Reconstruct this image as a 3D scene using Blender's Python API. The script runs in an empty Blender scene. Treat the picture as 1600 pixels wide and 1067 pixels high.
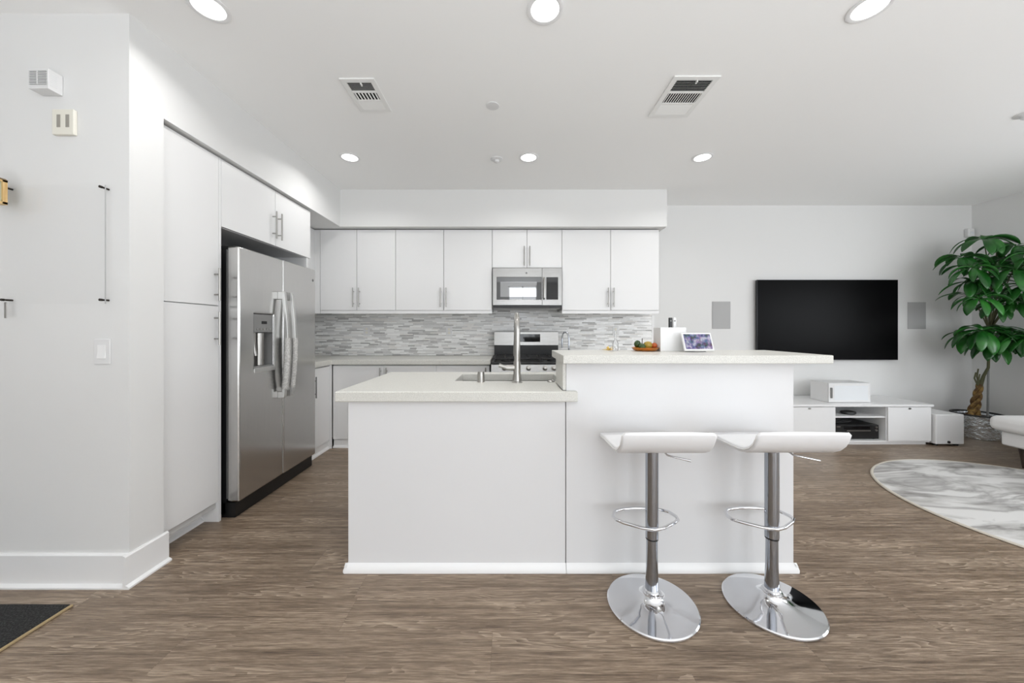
import bpy, bmesh, math, random
from mathutils import Vector, Matrix, noise

# ---------------------------------------------------------------- camera, world, light, exposure
sc = bpy.context.scene
COL = sc.collection
F, VX, VY, EYE = 555.0, 796.0, 516.0, 1.22       # focal length (px of a 1600-wide frame), vanishing point, eye height
cam = bpy.data.objects.new('camera', bpy.data.cameras.new('camera'))
COL.objects.link(cam)
cam.location = (0, 0, EYE)
cam.rotation_euler = (math.pi / 2, 0, 0)
cam.data.sensor_width = 36
cam.data.lens = F / 1600 * 36
cam.data.shift_x = (800 - VX) / 1600
cam.data.shift_y = (VY - 533.5) / 1600
cam.data.clip_start = 0.05
sc.camera = cam

w = bpy.data.worlds.new('world')
sc.world = w
w.use_nodes = True
w.node_tree.nodes['Background'].inputs[0].default_value = (0.93, 0.96, 1.0, 1)
w.node_tree.nodes['Background'].inputs[1].default_value = 2.5

def area_light(name, loc, rot, sx, sy, power, color=(1, 1, 1), spread=180):
    l = bpy.data.lights.new(name, 'AREA')
    l.shape = 'RECTANGLE'; l.size = sx; l.size_y = sy
    l.energy = power; l.color = color; l.spread = math.radians(spread)
    o = bpy.data.objects.new(name, l); COL.objects.link(o)
    o.location = loc; o.rotation_euler = rot
    return o
R = math.radians
XR_ = 5.61
# daylight at the rear openings; sofa-side and floor-level lights are added, unseen fills
COOL = (0.935, 0.985, 1.035)
area_light('daylight_rear_door', (0.42, -3.45, 1.31), (R(92), 0, 0), 0.84, 2.5, 16, COOL)
area_light('daylight_rear_window', (3.6, -3.45, 1.35), (R(92), 0, 0), 2.9, 1.7, 46, COOL)
area_light('fill_light_sofa', (5.56, 1.6, 1.45), (R(60), 0, R(90)), 1.9, 1.0, 22, COOL)  # added fill from the right, placed at an added window
area_light('fill_light_floor', (0.4, -2.1, 0.05), (R(180), 0, 0), 5.0, 2.2, 142, COOL, 160)  # added up-light behind the camera, brightens the ceiling
area_light('fill_light_floor_side', (4.2, -1.5, 0.05), (R(180), 0, 0), 2.4, 3.0, 25, COOL)  # second added up-light, towards the right wall
for nm, lc, rt, sx, sy in (('doorway_portal', (0.42, -3.55, 1.31), (R(90), 0, 0), 0.9, 2.6), ('window_portal', (3.6, -3.55, 1.35), (R(90), 0, 0), 3.0, 1.8), ('sofa_portal', (XR_ + 0.05, 1.6, 1.475), (R(90), 0, R(90)), 2.0, 1.05), ('side_portal', (XR_ + 0.05, -1.4, 1.45), (R(90), 0, R(90)), 2.6, 1.9)):
    area_light(nm, lc, rt, sx, sy, 1).data.cycles.is_portal = True

sc.view_settings.view_transform = 'Standard'
sc.view_settings.look = 'None'
sc.view_settings.gamma = 1
sc.view_settings.use_curve_mapping = False
sc.view_settings.exposure = 0.14
sc.cycles.max_bounces = 10
sc.cycles.diffuse_bounces = 7
sc.cycles.glossy_bounces = 5
sc.cycles.sample_clamp_indirect = 4
sc.cycles.use_denoising = True
sc.cycles.caustics_reflective = False
sc.cycles.caustics_refractive = False

H = 2.735      # ceiling height
YB = 4.31      # back wall
XR = 5.61      # right wall
YN = 1.70      # near stub wall face
XS = -1.82     # stub end and left soffit face
SZ = 2.335     # underside of soffit

def X(px, y): return (px - VX) * y / F
def Z(py, y): return EYE - (py - VY) * y / F

# ---------------------------------------------------------------- materials
def lin(c):
    c = c / 255
    return c / 12.92 if c <= 0.04045 else ((c + 0.055) / 1.055) ** 2.4
def rgb(r, g, b): return (lin(r), lin(g), lin(b), 1)

def mat(name, color, rough=0.5, metal=0.0, bump=None, var=None, **kw):
    m = bpy.data.materials.new(name); m.use_nodes = True
    nt = m.node_tree; p = nt.nodes['Principled BSDF']
    p.inputs['Base Color'].default_value = color
    p.inputs['Roughness'].default_value = rough
    p.inputs['Metallic'].default_value = metal
    for k, v in kw.items(): p.inputs[k.replace('_', ' ')].default_value = v
    if bump or var:
        tc = nt.nodes.new('ShaderNodeTexCoord')
    if bump:
        n = nt.nodes.new('ShaderNodeTexNoise'); n.inputs['Scale'].default_value = bump[0]; n.inputs['Detail'].default_value = 4
        b = nt.nodes.new('ShaderNodeBump'); b.inputs['Strength'].default_value = bump[1]; b.inputs['Distance'].default_value = bump[2] if len(bump) > 2 else 0.002
        nt.links.new(tc.outputs['Object'], n.inputs['Vector']); nt.links.new(n.outputs['Fac'], b.inputs['Height'])
        nt.links.new(b.outputs['Normal'], p.inputs['Normal'])
    if var:                      # var = (scale, second colour, lo, hi, stretch)
        n = nt.nodes.new('ShaderNodeTexNoise'); n.inputs['Scale'].default_value = var[0]; n.inputs['Detail'].default_value = 5
        mp = nt.nodes.new('ShaderNodeMapping')
        if len(var) > 4: mp.inputs['Scale'].default_value = var[4]
        r = nt.nodes.new('ShaderNodeValToRGB')
        r.color_ramp.elements[0].position = var[2]; r.color_ramp.elements[1].position = var[3]
        r.color_ramp.elements[0].color = color; r.color_ramp.elements[1].color = var[1]
        nt.links.new(tc.outputs['Object'], mp.inputs['Vector']); nt.links.new(mp.outputs['Vector'], n.inputs['Vector'])
        nt.links.new(n.outputs['Fac'], r.inputs['Fac']); nt.links.new(r.outputs['Color'], p.inputs['Base Color'])
    return m

M = {}
M['wall'] = mat('wall_paint', rgb(221, 221, 220), 0.7, bump=(220, 0.05))
M['ceiling'] = mat('ceiling_paint', rgb(244, 244, 243), 0.8, bump=(160, 0.06))
M['trim'] = mat('trim_paint', rgb(232, 232, 232), 0.35)
M['cabinet'] = mat('cabinet_white', rgb(226, 226, 226), 0.32, bump=(60, 0.01))
M['carcass'] = mat('cabinet_carcass', rgb(196, 196, 195), 0.5)
M['panel'] = mat('island_panel', rgb(221, 221, 222), 0.68, bump=(90, 0.02), Specular_IOR_Level=0.3)
M['quartz'] = mat('quartz', rgb(200, 199, 193), 0.32, var=(240, rgb(218, 217, 211), 0.4, 0.62), Specular_IOR_Level=0.35)
M['steel'] = mat('brushed_steel', rgb(200, 199, 197), 0.2, 1.0, var=(6, rgb(196, 195, 193), 0.35, 0.65, (40, 40, 1.0)))
M['steel_range'] = mat('stove_steel', rgb(158, 157, 155), 0.27, 1.0, var=(6, rgb(150, 149, 147), 0.35, 0.65, (1.0, 40, 40)))
M['steel_side'] = mat('steel_edge', rgb(200, 200, 198), 0.4, 0.8)
M['nickel'] = mat('brushed_nickel', rgb(168, 166, 162), 0.3, 1.0)
M['chrome'] = mat('chrome', rgb(226, 227, 230), 0.06, 1.0)
M['post'] = mat('post_chrome_darkened', rgb(166, 170, 177), 0.08, 1.0)  # chrome darkened: dark reflections put into the colour
M['black_metal'] = mat('black_enamel', rgb(22, 22, 23), 0.35, bump=(90, 0.05))
M['black_plastic'] = mat('black_plastic', rgb(16, 16, 17), 0.4)
M['black_glass'] = mat('black_glass', rgb(12, 12, 14), 0.05)
M['mirror_glass'] = mat('dark_mirror_glass', rgb(16, 16, 17), 0.02, IOR=1.9)
M['tv_screen'] = mat('tv_screen', rgb(8, 8, 9), 0.32, Specular_IOR_Level=0.06)
M['grey_plastic'] = mat('grey_plastic', rgb(126, 126, 125), 0.4)
M['white_plastic'] = mat('white_plastic', rgb(220, 220, 220), 0.35)
M['ivory'] = mat('ivory_plastic', rgb(226, 223, 212), 0.4)
M['leather'] = mat('white_leather', rgb(226, 226, 227), 0.38, bump=(260, 0.12, 0.001))
M['piping'] = mat('leather_edge', rgb(222, 221, 220), 0.5)
M['fabric'] = mat('towel_fabric', rgb(176, 175, 172), 0.9, bump=(400, 0.5), var=(90, rgb(206, 205, 202), 0.4, 0.6))
M['sofa'] = mat('sofa_upholstery', rgb(222, 221, 220), 0.55, bump=(200, 0.15))
M['dark_wood'] = mat('dark_wood_leg', rgb(46, 36, 30), 0.4, var=(8, rgb(64, 50, 42), 0.4, 0.7, (20, 20, 2)))
M['light_wood'] = mat('light_wood', rgb(196, 160, 104), 0.5, var=(5, rgb(214, 184, 132), 0.35, 0.65, (20, 20, 2)))
def acrylic():
    m = bpy.data.materials.new('clear_acrylic'); m.use_nodes = True
    nt = m.node_tree; nt.nodes.remove(nt.nodes['Principled BSDF'])
    a = nt.nodes.new('ShaderNodeBsdfTransparent'); a.inputs[0].default_value = (1, 1, 1, 1)
    g = nt.nodes.new('ShaderNodeBsdfGlossy'); g.inputs['Roughness'].default_value = 0.03
    mx = nt.nodes.new('ShaderNodeMixShader'); mx.inputs[0].default_value = 0.02
    nt.links.new(a.outputs[0], mx.inputs[1]); nt.links.new(g.outputs[0], mx.inputs[2])
    nt.links.new(mx.outputs[0], nt.nodes['Material Output'].inputs[0])
    return m
M['board'] = acrylic()
M['glass'] = mat('clear_glass', (1, 1, 1, 1), 0.02, Transmission_Weight=1.0, IOR=1.3)
M['amber'] = mat('amber_glass', rgb(240, 150, 60), 0.08, Transmission_Weight=0.55, IOR=1.4)
M['mirror_pot'] = mat('hammered_silver', rgb(232, 238, 242), 0.16, 0.85, bump=(30, 0.8, 0.02))
M['soil'] = mat('soil', rgb(50, 40, 32), 0.95, bump=(60, 0.8))
M['bark'] = mat('braided_bark', rgb(84, 60, 34), 0.85, bump=(40, 0.7, 0.01), var=(22, rgb(150, 120, 66), 0.4, 0.65))
M['twig'] = mat('green_brown_stem', rgb(84, 84, 56), 0.7, bump=(60, 0.3))
M['leaf'] = mat('glossy_leaf', rgb(22, 74, 24), 0.28, var=(5, rgb(46, 112, 40), 0.38, 0.66))
M['lamp'] = mat('lamp_lens', (1, 1, 1, 1), 0.5, Emission_Color=(1, 0.99, 0.97, 1), Emission_Strength=4.0)
M['dark'] = mat('cavity_shade', rgb(9, 9, 9), 0.9, Specular_IOR_Level=0.1)  # shade of the vent openings as a flat colour
M['grille'] = mat('speaker_grille', rgb(172, 172, 172), 0.7, bump=(900, 0.4))
M['frost'] = mat('frosted_panel', rgb(222, 225, 228), 0.25)
M['vent_metal'] = mat('vent_metal', rgb(232, 232, 230), 0.45)
M['green_fruit'] = mat('dark_green_fruit', rgb(36, 60, 24), 0.4, bump=(80, 0.2), var=(20, rgb(70, 100, 38), 0.4, 0.7))
M['yellow_fruit'] = mat('olive_yellow_fruit', rgb(160, 132, 44), 0.4, var=(16, rgb(150, 140, 60), 0.4, 0.7))
M['orange_fruit'] = mat('orange_fruit', rgb(176, 88, 36), 0.4, var=(16, rgb(170, 74, 30), 0.4, 0.7))
M['straw'] = mat('straw_petals', rgb(222, 192, 104), 0.7, var=(30, rgb(190, 150, 60), 0.4, 0.6))
M['sticker'] = mat('paper_sticker', rgb(215, 215, 212), 0.6, var=(40, rgb(150, 150, 150), 0.5, 0.62))
M['mat_edge'] = mat('mat_binding', rgb(168, 148, 112), 0.8, bump=(300, 0.4))
M['mat_pile'] = mat('mat_pile', rgb(28, 28, 28), 0.95, bump=(260, 1.0, 0.01), var=(160, rgb(72, 72, 71), 0.45, 0.72))

def nodes(name):
    m = bpy.data.materials.new(name); m.use_nodes = True
    nt = m.node_tree
    return m, nt, nt.nodes['Principled BSDF'], lambda t, **k: _n(nt, t, k), nt.links.new
def _n(nt, t, k):
    n = nt.nodes.new('ShaderNode' + t)
    for a, v in k.items():
        if a.startswith('i_'): n.inputs[int(a[2:])].default_value = v
        else: setattr(n, a, v)
    return n

def math_node(N, L, op, a, b=None):
    n = N('Math', operation=op)
    for i, v in enumerate((a, b)):
        if v is None: continue
        if isinstance(v, (int, float)): n.inputs[i].default_value = v
        else: L(v, n.inputs[i])
    return n.outputs[0]

def floor_material():
    m, nt, p, N, L = nodes('wood_plank_floor')
    tc = N('TexCoord'); sp = N('SeparateXYZ'); L(tc.outputs['Object'], sp.inputs[0])
    x, y = sp.outputs[0], sp.outputs[1]
    W, LEN = 0.18, 1.22
    yr = math_node(N, L, 'DIVIDE', y, W)
    row = math_node(N, L, 'FLOOR', yr)
    fy = math_node(N, L, 'FRACT', yr)
    wn = N('TexWhiteNoise', noise_dimensions='1D'); L(row, wn.inputs['W'])
    xr = math_node(N, L, 'ADD', math_node(N, L, 'DIVIDE', x, LEN), math_node(N, L, 'MULTIPLY', wn.outputs['Value'], 7.0))
    idx = math_node(N, L, 'FLOOR', xr)
    fx = math_node(N, L, 'FRACT', xr)
    cmb = N('CombineXYZ'); L(row, cmb.inputs[0]); L(idx, cmb.inputs[1])
    pn = N('TexWhiteNoise', noise_dimensions='2D'); L(cmb.outputs[0], pn.inputs['Vector'])
    rnd = pn.outputs['Value']
    # grain coordinates: stretched along the plank, shifted per plank
    gx = math_node(N, L, 'ADD', x, math_node(N, L, 'MULTIPLY', rnd, 37.0))
    gy = math_node(N, L, 'ADD', y, math_node(N, L, 'MULTIPLY', rnd, 11.0))
    gv = N('CombineXYZ'); L(gx, gv.inputs[0]); L(gy, gv.inputs[1])
    def scaled(sx, sy):
        mp = N('Mapping'); mp.inputs['Scale'].default_value = (sx, sy, 1); L(gv.outputs[0], mp.inputs['Vector']); return mp.outputs[0]
    n1 = N('TexNoise'); n1.inputs['Scale'].default_value = 1.0; n1.inputs['Detail'].default_value = 8; n1.inputs['Roughness'].default_value = 0.65
    L(scaled(1.5, 48), n1.inputs['Vector'])
    n2 = N('TexNoise'); n2.inputs['Scale'].default_value = 1.0; n2.inputs['Detail'].default_value = 3
    L(scaled(1.1, 5.5), n2.inputs['Vector'])
    # cathedral figure: contour rings of a stretched smooth noise, only in places
    n3 = N('TexNoise'); n3.inputs['Scale'].default_value = 1.0; n3.inputs['Detail'].default_value = 3.5; n3.inputs['Distortion'].default_value = 0.15
    L(scaled(1.1, 8.5), n3.inputs['Vector'])
    ring = math_node(N, L, 'FRACT', math_node(N, L, 'MULTIPLY', n3.outputs['Fac'], 22.0))
    n4 = N('TexNoise'); n4.inputs['Scale'].default_value = 1.0; n4.inputs['Detail'].default_value = 2
    L(scaled(1.3, 6.5), n4.inputs['Vector'])
    mk = N('MapRange'); L(n4.outputs['Fac'], mk.inputs[0]); mk.inputs[1].default_value = 0.47; mk.inputs[2].default_value = 0.60
    n5 = N('TexNoise'); n5.inputs['Scale'].default_value = 1.0; n5.inputs['Detail'].default_value = 6; n5.inputs['Roughness'].default_value = 0.7
    L(scaled(9.0, 170), n5.inputs['Vector'])
    r1 = N('ValToRGB'); L(math_node(N, L, 'ADD', math_node(N, L, 'MULTIPLY', n1.outputs['Fac'], 0.45), math_node(N, L, 'MULTIPLY', n5.outputs['Fac'], 0.55)), r1.inputs['Fac'])
    e = r1.color_ramp.elements
    e[0].position = 0.36; e[0].color = rgb(78, 63, 50)
    e[1].position = 0.66; e[1].color = rgb(176, 158, 138)
    k = r1.color_ramp.elements.new(0.5); k.color = rgb(124, 107, 90)
    mx = N('MixRGB', blend_type='MIX'); L(r1.outputs['Color'], mx.inputs[1]); mx.inputs[2].default_value = rgb(190, 172, 152)
    saw = math_node(N, L, 'POWER', ring, 2.2)
    fig = math_node(N, L, 'MULTIPLY', math_node(N, L, 'MULTIPLY', saw, mk.outputs[0]), math_node(N, L, 'MULTIPLY', n5.outputs['Fac'], 1.15))
    L(fig, mx.inputs[0])
    r2 = N('ValToRGB'); L(n2.outputs['Fac'], r2.inputs['Fac'])
    e = r2.color_ramp.elements
    e[0].position = 0.3; e[0].color = (0.84, 0.82, 0.80, 1); e[1].position = 0.7; e[1].color = (1.05, 1.05, 1.05, 1)
    m2 = N('MixRGB', blend_type='MULTIPLY'); m2.inputs[0].default_value = 1; L(mx.outputs[0], m2.inputs[1]); L(r2.outputs['Color'], m2.inputs[2])
    hv = N('HueSaturation'); L(m2.outputs[0], hv.inputs['Color'])
    L(math_node(N, L, 'ADD', math_node(N, L, 'MULTIPLY', rnd, 0.10), 0.95), hv.inputs['Value'])
    # joints
    def edge(f, wd):
        return math_node(N, L, 'MAXIMUM', math_node(N, L, 'LESS_THAN', f, wd), math_node(N, L, 'GREATER_THAN', f, 1 - wd))
    joint = math_node(N, L, 'MAXIMUM', edge(fy, 0.006), edge(fx, 0.0009))
    m3 = N('MixRGB', blend_type='MULTIPLY'); L(math_node(N, L, 'MULTIPLY', joint, 0.35), m3.inputs[0]); L(hv.outputs[0], m3.inputs[1]); m3.inputs[2].default_value = (0.4, 0.36, 0.33, 1)
    L(m3.outputs[0], p.inputs['Base Color'])
    rr = math_node(N, L, 'ADD', math_node(N, L, 'MULTIPLY', n1.outputs['Fac'], 0.25), 0.27)
    L(rr, p.inputs['Roughness'])
    b = N('Bump'); b.inputs['Strength'].default_value = 0.12; b.inputs['Distance'].default_value = 0.002
    L(math_node(N, L, 'SUBTRACT', n1.outputs['Fac'], joint), b.inputs['Height']); L(b.outputs[0], p.inputs['Normal'])
    return m
M['floor'] = floor_material()

def tile_material():
    m, nt, p, N, L = nodes('linear_mosaic_tile')
    tc = N('TexCoord'); sp = N('SeparateXYZ'); L(tc.outputs['Object'], sp.inputs[0])
    x, z = sp.outputs[0], sp.outputs[2]
    RH = 0.0155
    zr = math_node(N, L, 'DIVIDE', z, RH); row = math_node(N, L, 'FLOOR', zr); fz = math_node(N, L, 'FRACT', zr)
    w1 = N('TexWhiteNoise', noise_dimensions='1D'); L(row, w1.inputs['W'])
    ln = math_node(N, L, 'ADD', math_node(N, L, 'MULTIPLY', w1.outputs['Value'], 0.10), 0.075)
    xr = math_node(N, L, 'ADD', math_node(N, L, 'DIVIDE', x, ln), math_node(N, L, 'MULTIPLY', w1.outputs['Value'], 91.0))
    idx = math_node(N, L, 'FLOOR', xr); fx = math_node(N, L, 'FRACT', xr)
    c = N('CombineXYZ'); L(row, c.inputs[0]); L(idx, c.inputs[1])
    wn = N('TexWhiteNoise', noise_dimensions='2D'); L(c.outputs[0], wn.inputs['Vector'])
    r = N('ValToRGB'); L(wn.outputs['Value'], r.inputs['Fac']); r.color_ramp.interpolation = 'CONSTANT'
    cols = [(0, rgb(236, 236, 235)), (0.24, rgb(218, 218, 217)), (0.44, rgb(202, 201, 200)), (0.56, rgb(244, 244, 243)), (0.76, rgb(186, 185, 184)), (0.83, rgb(228, 226, 223)), (0.96, rgb(168, 167, 166))]
    r.color_ramp.elements[0].color = cols[0][1]
    r.color_ramp.elements[1].position = cols[1][0]; r.color_ramp.elements[1].color = cols[1][1]
    for ps, cc in cols[2:]:
        q = r.color_ramp.elements.new(ps); q.color = cc
    nz = N('TexNoise'); nz.inputs['Scale'].default_value = 1; nz.inputs['Detail'].default_value = 4
    mp = N('Mapping'); mp.inputs['Scale'].default_value = (30, 1, 220); L(tc.outputs['Object'], mp.inputs['Vector']); L(mp.outputs[0], nz.inputs['Vector'])
    mv = N('MixRGB', blend_type='OVERLAY'); mv.inputs[0].default_value = 0.35; L(r.outputs['Color'], mv.inputs[1]); L(nz.outputs['Fac'], mv.inputs[2])
    g = math_node(N, L, 'MAXIMUM', math_node(N, L, 'LESS_THAN', fz, 0.09), math_node(N, L, 'LESS_THAN', fx, 0.016))
    mg = N('MixRGB'); L(g, mg.inputs[0]); L(mv.outputs[0], mg.inputs[1]); mg.inputs[2].default_value = rgb(214, 213, 211)
    L(mg.outputs[0], p.inputs['Base Color'])
    ro = math_node(N, L, 'ADD', math_node(N, L, 'MULTIPLY', wn.outputs['Value'], 0.4), 0.1)
    L(ro, p.inputs['Roughness'])
    b = N('Bump'); b.inputs['Strength'].default_value = 0.5; b.inputs['Distance'].default_value = 0.002
    L(math_node(N, L, 'SUBTRACT', wn.outputs['Value'], g), b.inputs['Height']); L(b.outputs[0], p.inputs['Normal'])
    return m
M['tile'] = tile_material()

def rug_material():
    m, nt, p, N, L = nodes('marbled_rug')
    tc = N('TexCoord')
    mp = N('Mapping'); mp.inputs['Rotation'].default_value = (0, 0, R(-24)); mp.inputs['Scale'].default_value = (0.9, 2.6, 1); L(tc.outputs['Object'], mp.inputs['Vector'])
    n1 = N('TexNoise'); n1.inputs['Scale'].default_value = 1.35; n1.inputs['Detail'].default_value = 7; n1.inputs['Distortion'].default_value = 1.1; L(mp.outputs[0], n1.inputs['Vector'])
    v = math_node(N, L, 'ABSOLUTE', math_node(N, L, 'SUBTRACT', n1.outputs['Fac'], 0.5))
    r = N('ValToRGB'); L(v, r.inputs['Fac']); e = r.color_ramp.elements
    e[0].position = 0.0; e[0].color = rgb(158, 156, 154); e[1].position = 0.06; e[1].color = rgb(206, 205, 203)
    n2 = N('TexNoise'); n2.inputs['Scale'].default_value = 2.0; n2.inputs['Detail'].default_value = 5; n2.inputs['Distortion'].default_value = 0.7; L(mp.outputs[0], n2.inputs['Vector'])
    r2 = N('ValToRGB'); L(n2.outputs['Fac'], r2.inputs['Fac']); e = r2.color_ramp.elements
    e[0].position = 0.33; e[0].color = rgb(190, 188, 186); e[1].position = 0.52; e[1].color = (1, 1, 1, 1)
    mx = N('MixRGB', blend_type='MULTIPLY'); mx.inputs[0].default_value = 0.9; L(r.outputs[0], mx.inputs[1]); L(r2.outputs[0], mx.inputs[2])
    L(mx.outputs[0], p.inputs['Base Color']); p.inputs['Roughness'].default_value = 0.9
    n3 = N('TexNoise'); n3.inputs['Scale'].default_value = 500; L(tc.outputs['Object'], n3.inputs['Vector'])
    b = N('Bump'); b.inputs['Strength'].default_value = 0.3; b.inputs['Distance'].default_value = 0.003; L(n3.outputs['Fac'], b.inputs['Height']); L(b.outputs[0], p.inputs['Normal'])
    return m
M['rug'] = rug_material()

def screen_material():
    m, nt, p, N, L = nodes('display_picture')
    tc = N('TexCoord')
    v = N('TexVoronoi'); v.inputs['Scale'].default_value = 62; L(tc.outputs['Object'], v.inputs['Vector'])
    n = N('TexNoise'); n.inputs['Scale'].default_value = 34; n.inputs['Detail'].default_value = 3; L(tc.outputs['Object'], n.inputs['Vector'])
    r = N('ValToRGB'); L(n.outputs['Fac'], r.inputs['Fac']); e = r.color_ramp.elements
    e[0].position = 0.38; e[0].color = rgb(16, 18, 44); e[1].position = 0.62; e[1].color = rgb(226, 226, 250)
    q = e.new(0.46); q.color = rgb(92, 96, 168)
    q = e.new(0.55); q.color = rgb(170, 150, 200)
    hs = N('HueSaturation'); hs.inputs['Saturation'].default_value = 0.8; L(v.outputs['Color'], hs.inputs['Color'])
    mx = N('MixRGB', blend_type='MIX'); mx.inputs[0].default_value = 0.14; L(r.outputs[0], mx.inputs[1]); L(hs.outputs[0], mx.inputs[2])
    p.inputs['Base Color'].default_value = (0.01, 0.01, 0.01, 1); p.inputs['Roughness'].default_value = 0.1
    L(mx.outputs[0], p.inputs['Emission Color']); p.inputs['Emission Strength'].default_value = 0.6
    return m
M['screen'] = screen_material()

# ---------------------------------------------------------------- mesh helpers
class MB:
    def __init__(s): s.bm = bmesh.new()
    def _new(s, fn):
        return fn(s.bm)
    def box(s, x0, x1, y0, y1, z0, z1, bev=0.0, seg=2):
        vs = [s.bm.verts.new((x, y, z)) for x in (x0, x1) for y in (y0, y1) for z in (z0, z1)]
        fs = [(0, 1, 3, 2), (4, 6, 7, 5), (0, 4, 5, 1), (2, 3, 7, 6), (0, 2, 6, 4), (1, 5, 7, 3)]
        faces = [s.bm.faces.new([vs[i] for i in f]) for f in fs]
        if bev:
            es = set()
            for f in faces: es.update(f.edges)
            bmesh.ops.bevel(s.bm, geom=list(es), offset=bev, segments=seg, profile=0.5, affect='EDGES')
        return s
    def prism(s, pts, axis, a, b):
        """extrude a closed 2D outline along an axis (the other two axes in order)"""
        def p3(u, v, t):
            return {0: (t, u, v), 1: (u, t, v), 2: (u, v, t)}[axis]
        A = [s.bm.verts.new(p3(u, v, a)) for u, v in pts]; B = [s.bm.verts.new(p3(u, v, b)) for u, v in pts]
        n = len(pts)
        s.bm.faces.new(A); s.bm.faces.new(B[::-1])
        for i in range(n):
            s.bm.faces.new((A[i], B[i], B[(i + 1) % n], A[(i + 1) % n]))
        return s
    def tube(s, pts, r, n=12, closed=False, caps=True):
        P = [Vector(p) for p in pts]; m = len(P)
        rs = r if isinstance(r, (list, tuple)) else [r] * m
        rings = []; up = None
        for i in range(m):
            if closed: t = P[(i + 1) % m] - P[i - 1]
            elif i == 0: t = P[1] - P[0]
            elif i == m - 1: t = P[-1] - P[-2]
            else: t = (P[i + 1] - P[i]).normalized() + (P[i] - P[i - 1]).normalized()
            t.normalize()
            if up is None:
                up = t.orthogonal().normalized()
            else:
                up = up - t * up.dot(t)
                up = up.normalized() if up.length > 1e-6 else t.orthogonal().normalized()
            bi = t.cross(up)
            rings.append([s.bm.verts.new(P[i] + (up * math.cos(a) + bi * math.sin(a)) * rs[i]) for a in (2 * math.pi * k / n for k in range(n))])
        for i in range(m if closed else m - 1):
            a, b = rings[i], rings[(i + 1) % m]
            for k in range(n):
                s.bm.faces.new((a[k], a[(k + 1) % n], b[(k + 1) % n], b[k]))
        if caps and not closed:
            s.bm.faces.new(rings[0][::-1]); s.bm.faces.new(rings[-1])
        return s
    def cyl(s, p0, p1, r0, r1=None, n=24):
        return s.tube([p0, p1], [r0, r0 if r1 is None else r1], n)
    def lathe(s, prof, c, n=48, axis='z', sx=1.0, sy=1.0):
        """prof: (radius, height) from bottom to top; radius 0 closes"""
        cx, cy, cz = c; rings = []
        def at(r, h, a):
            u, v = r * math.cos(a) * sx, r * math.sin(a) * sy
            if axis == 'z': return (cx + u, cy + v, cz + h)
            if axis == 'y': return (cx + u, cy + h, cz + v)
            return (cx + h, cy + u, cz + v)
        for r, h in prof:
            if r < 1e-6: rings.append([s.bm.verts.new(at(0, h, 0))])
            else: rings.append([s.bm.verts.new(at(r, h, 2 * math.pi * k / n)) for k in range(n)])
        for a, b in zip(rings, rings[1:]):
            for k in range(n):
                if len(a) == 1 and len(b) == 1: break
                if len(a) == 1: s.bm.faces.new((a[0], b[k], b[(k + 1) % n]))
                elif len(b) == 1: s.bm.faces.new((a[k], a[(k + 1) % n], b[0]))
                else: s.bm.faces.new((a[k], a[(k + 1) % n], b[(k + 1) % n], b[k]))
        return s
    def cells(s, xs, ys, z0, z1, keep):
        """slab made of grid cells (for holes and notches), one connected solid"""
        V = {}
        def v(i, j, k):
            if (i, j, k) not in V: V[(i, j, k)] = s.bm.verts.new((xs[i], ys[j], z1 if k else z0))
            return V[(i, j, k)]
        K = lambda i, j: 0 <= i < len(xs) - 1 and 0 <= j < len(ys) - 1 and keep((xs[i] + xs[i + 1]) / 2, (ys[j] + ys[j + 1]) / 2)
        for i in range(len(xs) - 1):
            for j in range(len(ys) - 1):
                if not K(i, j): continue
                s.bm.faces.new((v(i, j, 1), v(i + 1, j, 1), v(i + 1, j + 1, 1), v(i, j + 1, 1)))
                s.bm.faces.new((v(i, j, 0), v(i, j + 1, 0), v(i + 1, j + 1, 0), v(i + 1, j, 0)))
                for di, dj, a, b in ((-1, 0, (i, j + 1), (i, j)), (1, 0, (i + 1, j), (i + 1, j + 1)), (0, -1, (i, j), (i + 1, j)), (0, 1, (i + 1, j + 1), (i, j + 1))):
                    if not K(i + di, j + dj):
                        s.bm.faces.new((v(*a, 0), v(*b, 0), v(*b, 1), v(*a, 1)))
        return s
    def blob(s, c, r, n=16, dent=0.0, seed=0):
        rx, ry, rz = r if isinstance(r, tuple) else (r, r, r)
        res = bmesh.ops.create_uvsphere(s.bm, u_segments=n, v_segments=max(6, n // 2 + 2), radius=1)
        for v in res['verts']:
            k = 1 + dent * noise.noise(v.co * 2.2 + Vector((seed, 0, 0)))
            v.co = Vector((c[0] + v.co.x * rx * k, c[1] + v.co.y * ry * k, c[2] + v.co.z * rz * k))
        return s

ROOT = {}
def root_loc(o):
    while o.parent: o = o.parent
    return o.location

def obj(name, mb, material, parent=None, loc=None, angle=38, kind=None, bevel=0.0, label=None, wn=True):
    me = bpy.data.meshes.new(name)
    bm = mb.bm
    bmesh.ops.recalc_face_normals(bm, faces=bm.faces)
    base = Vector(root_loc(parent)) if parent else Vector(loc or (0, 0, 0))
    if base.length: bmesh.ops.translate(bm, verts=bm.verts, vec=-base)
    bm.to_mesh(me); bm.free()
    for p in me.polygons: p.use_smooth = True
    me.set_sharp_from_angle(angle=R(angle))
    me.materials.append(material)
    o = bpy.data.objects.new(name, me); COL.objects.link(o)
    if parent: o.parent = parent
    else: o.location = base
    if bevel:
        b = o.modifiers.new('bevel', 'BEVEL'); b.width = bevel; b.segments = 2; b.limit_method = 'ANGLE'; b.angle_limit = R(40); b.harden_normals = False
    if wn:
        k = o.modifiers.new('normals', 'WEIGHTED_NORMAL'); k.keep_sharp = True; k.weight = 80
    if kind: o['kind'] = kind
    if label: o['label'] = label
    return o

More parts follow.
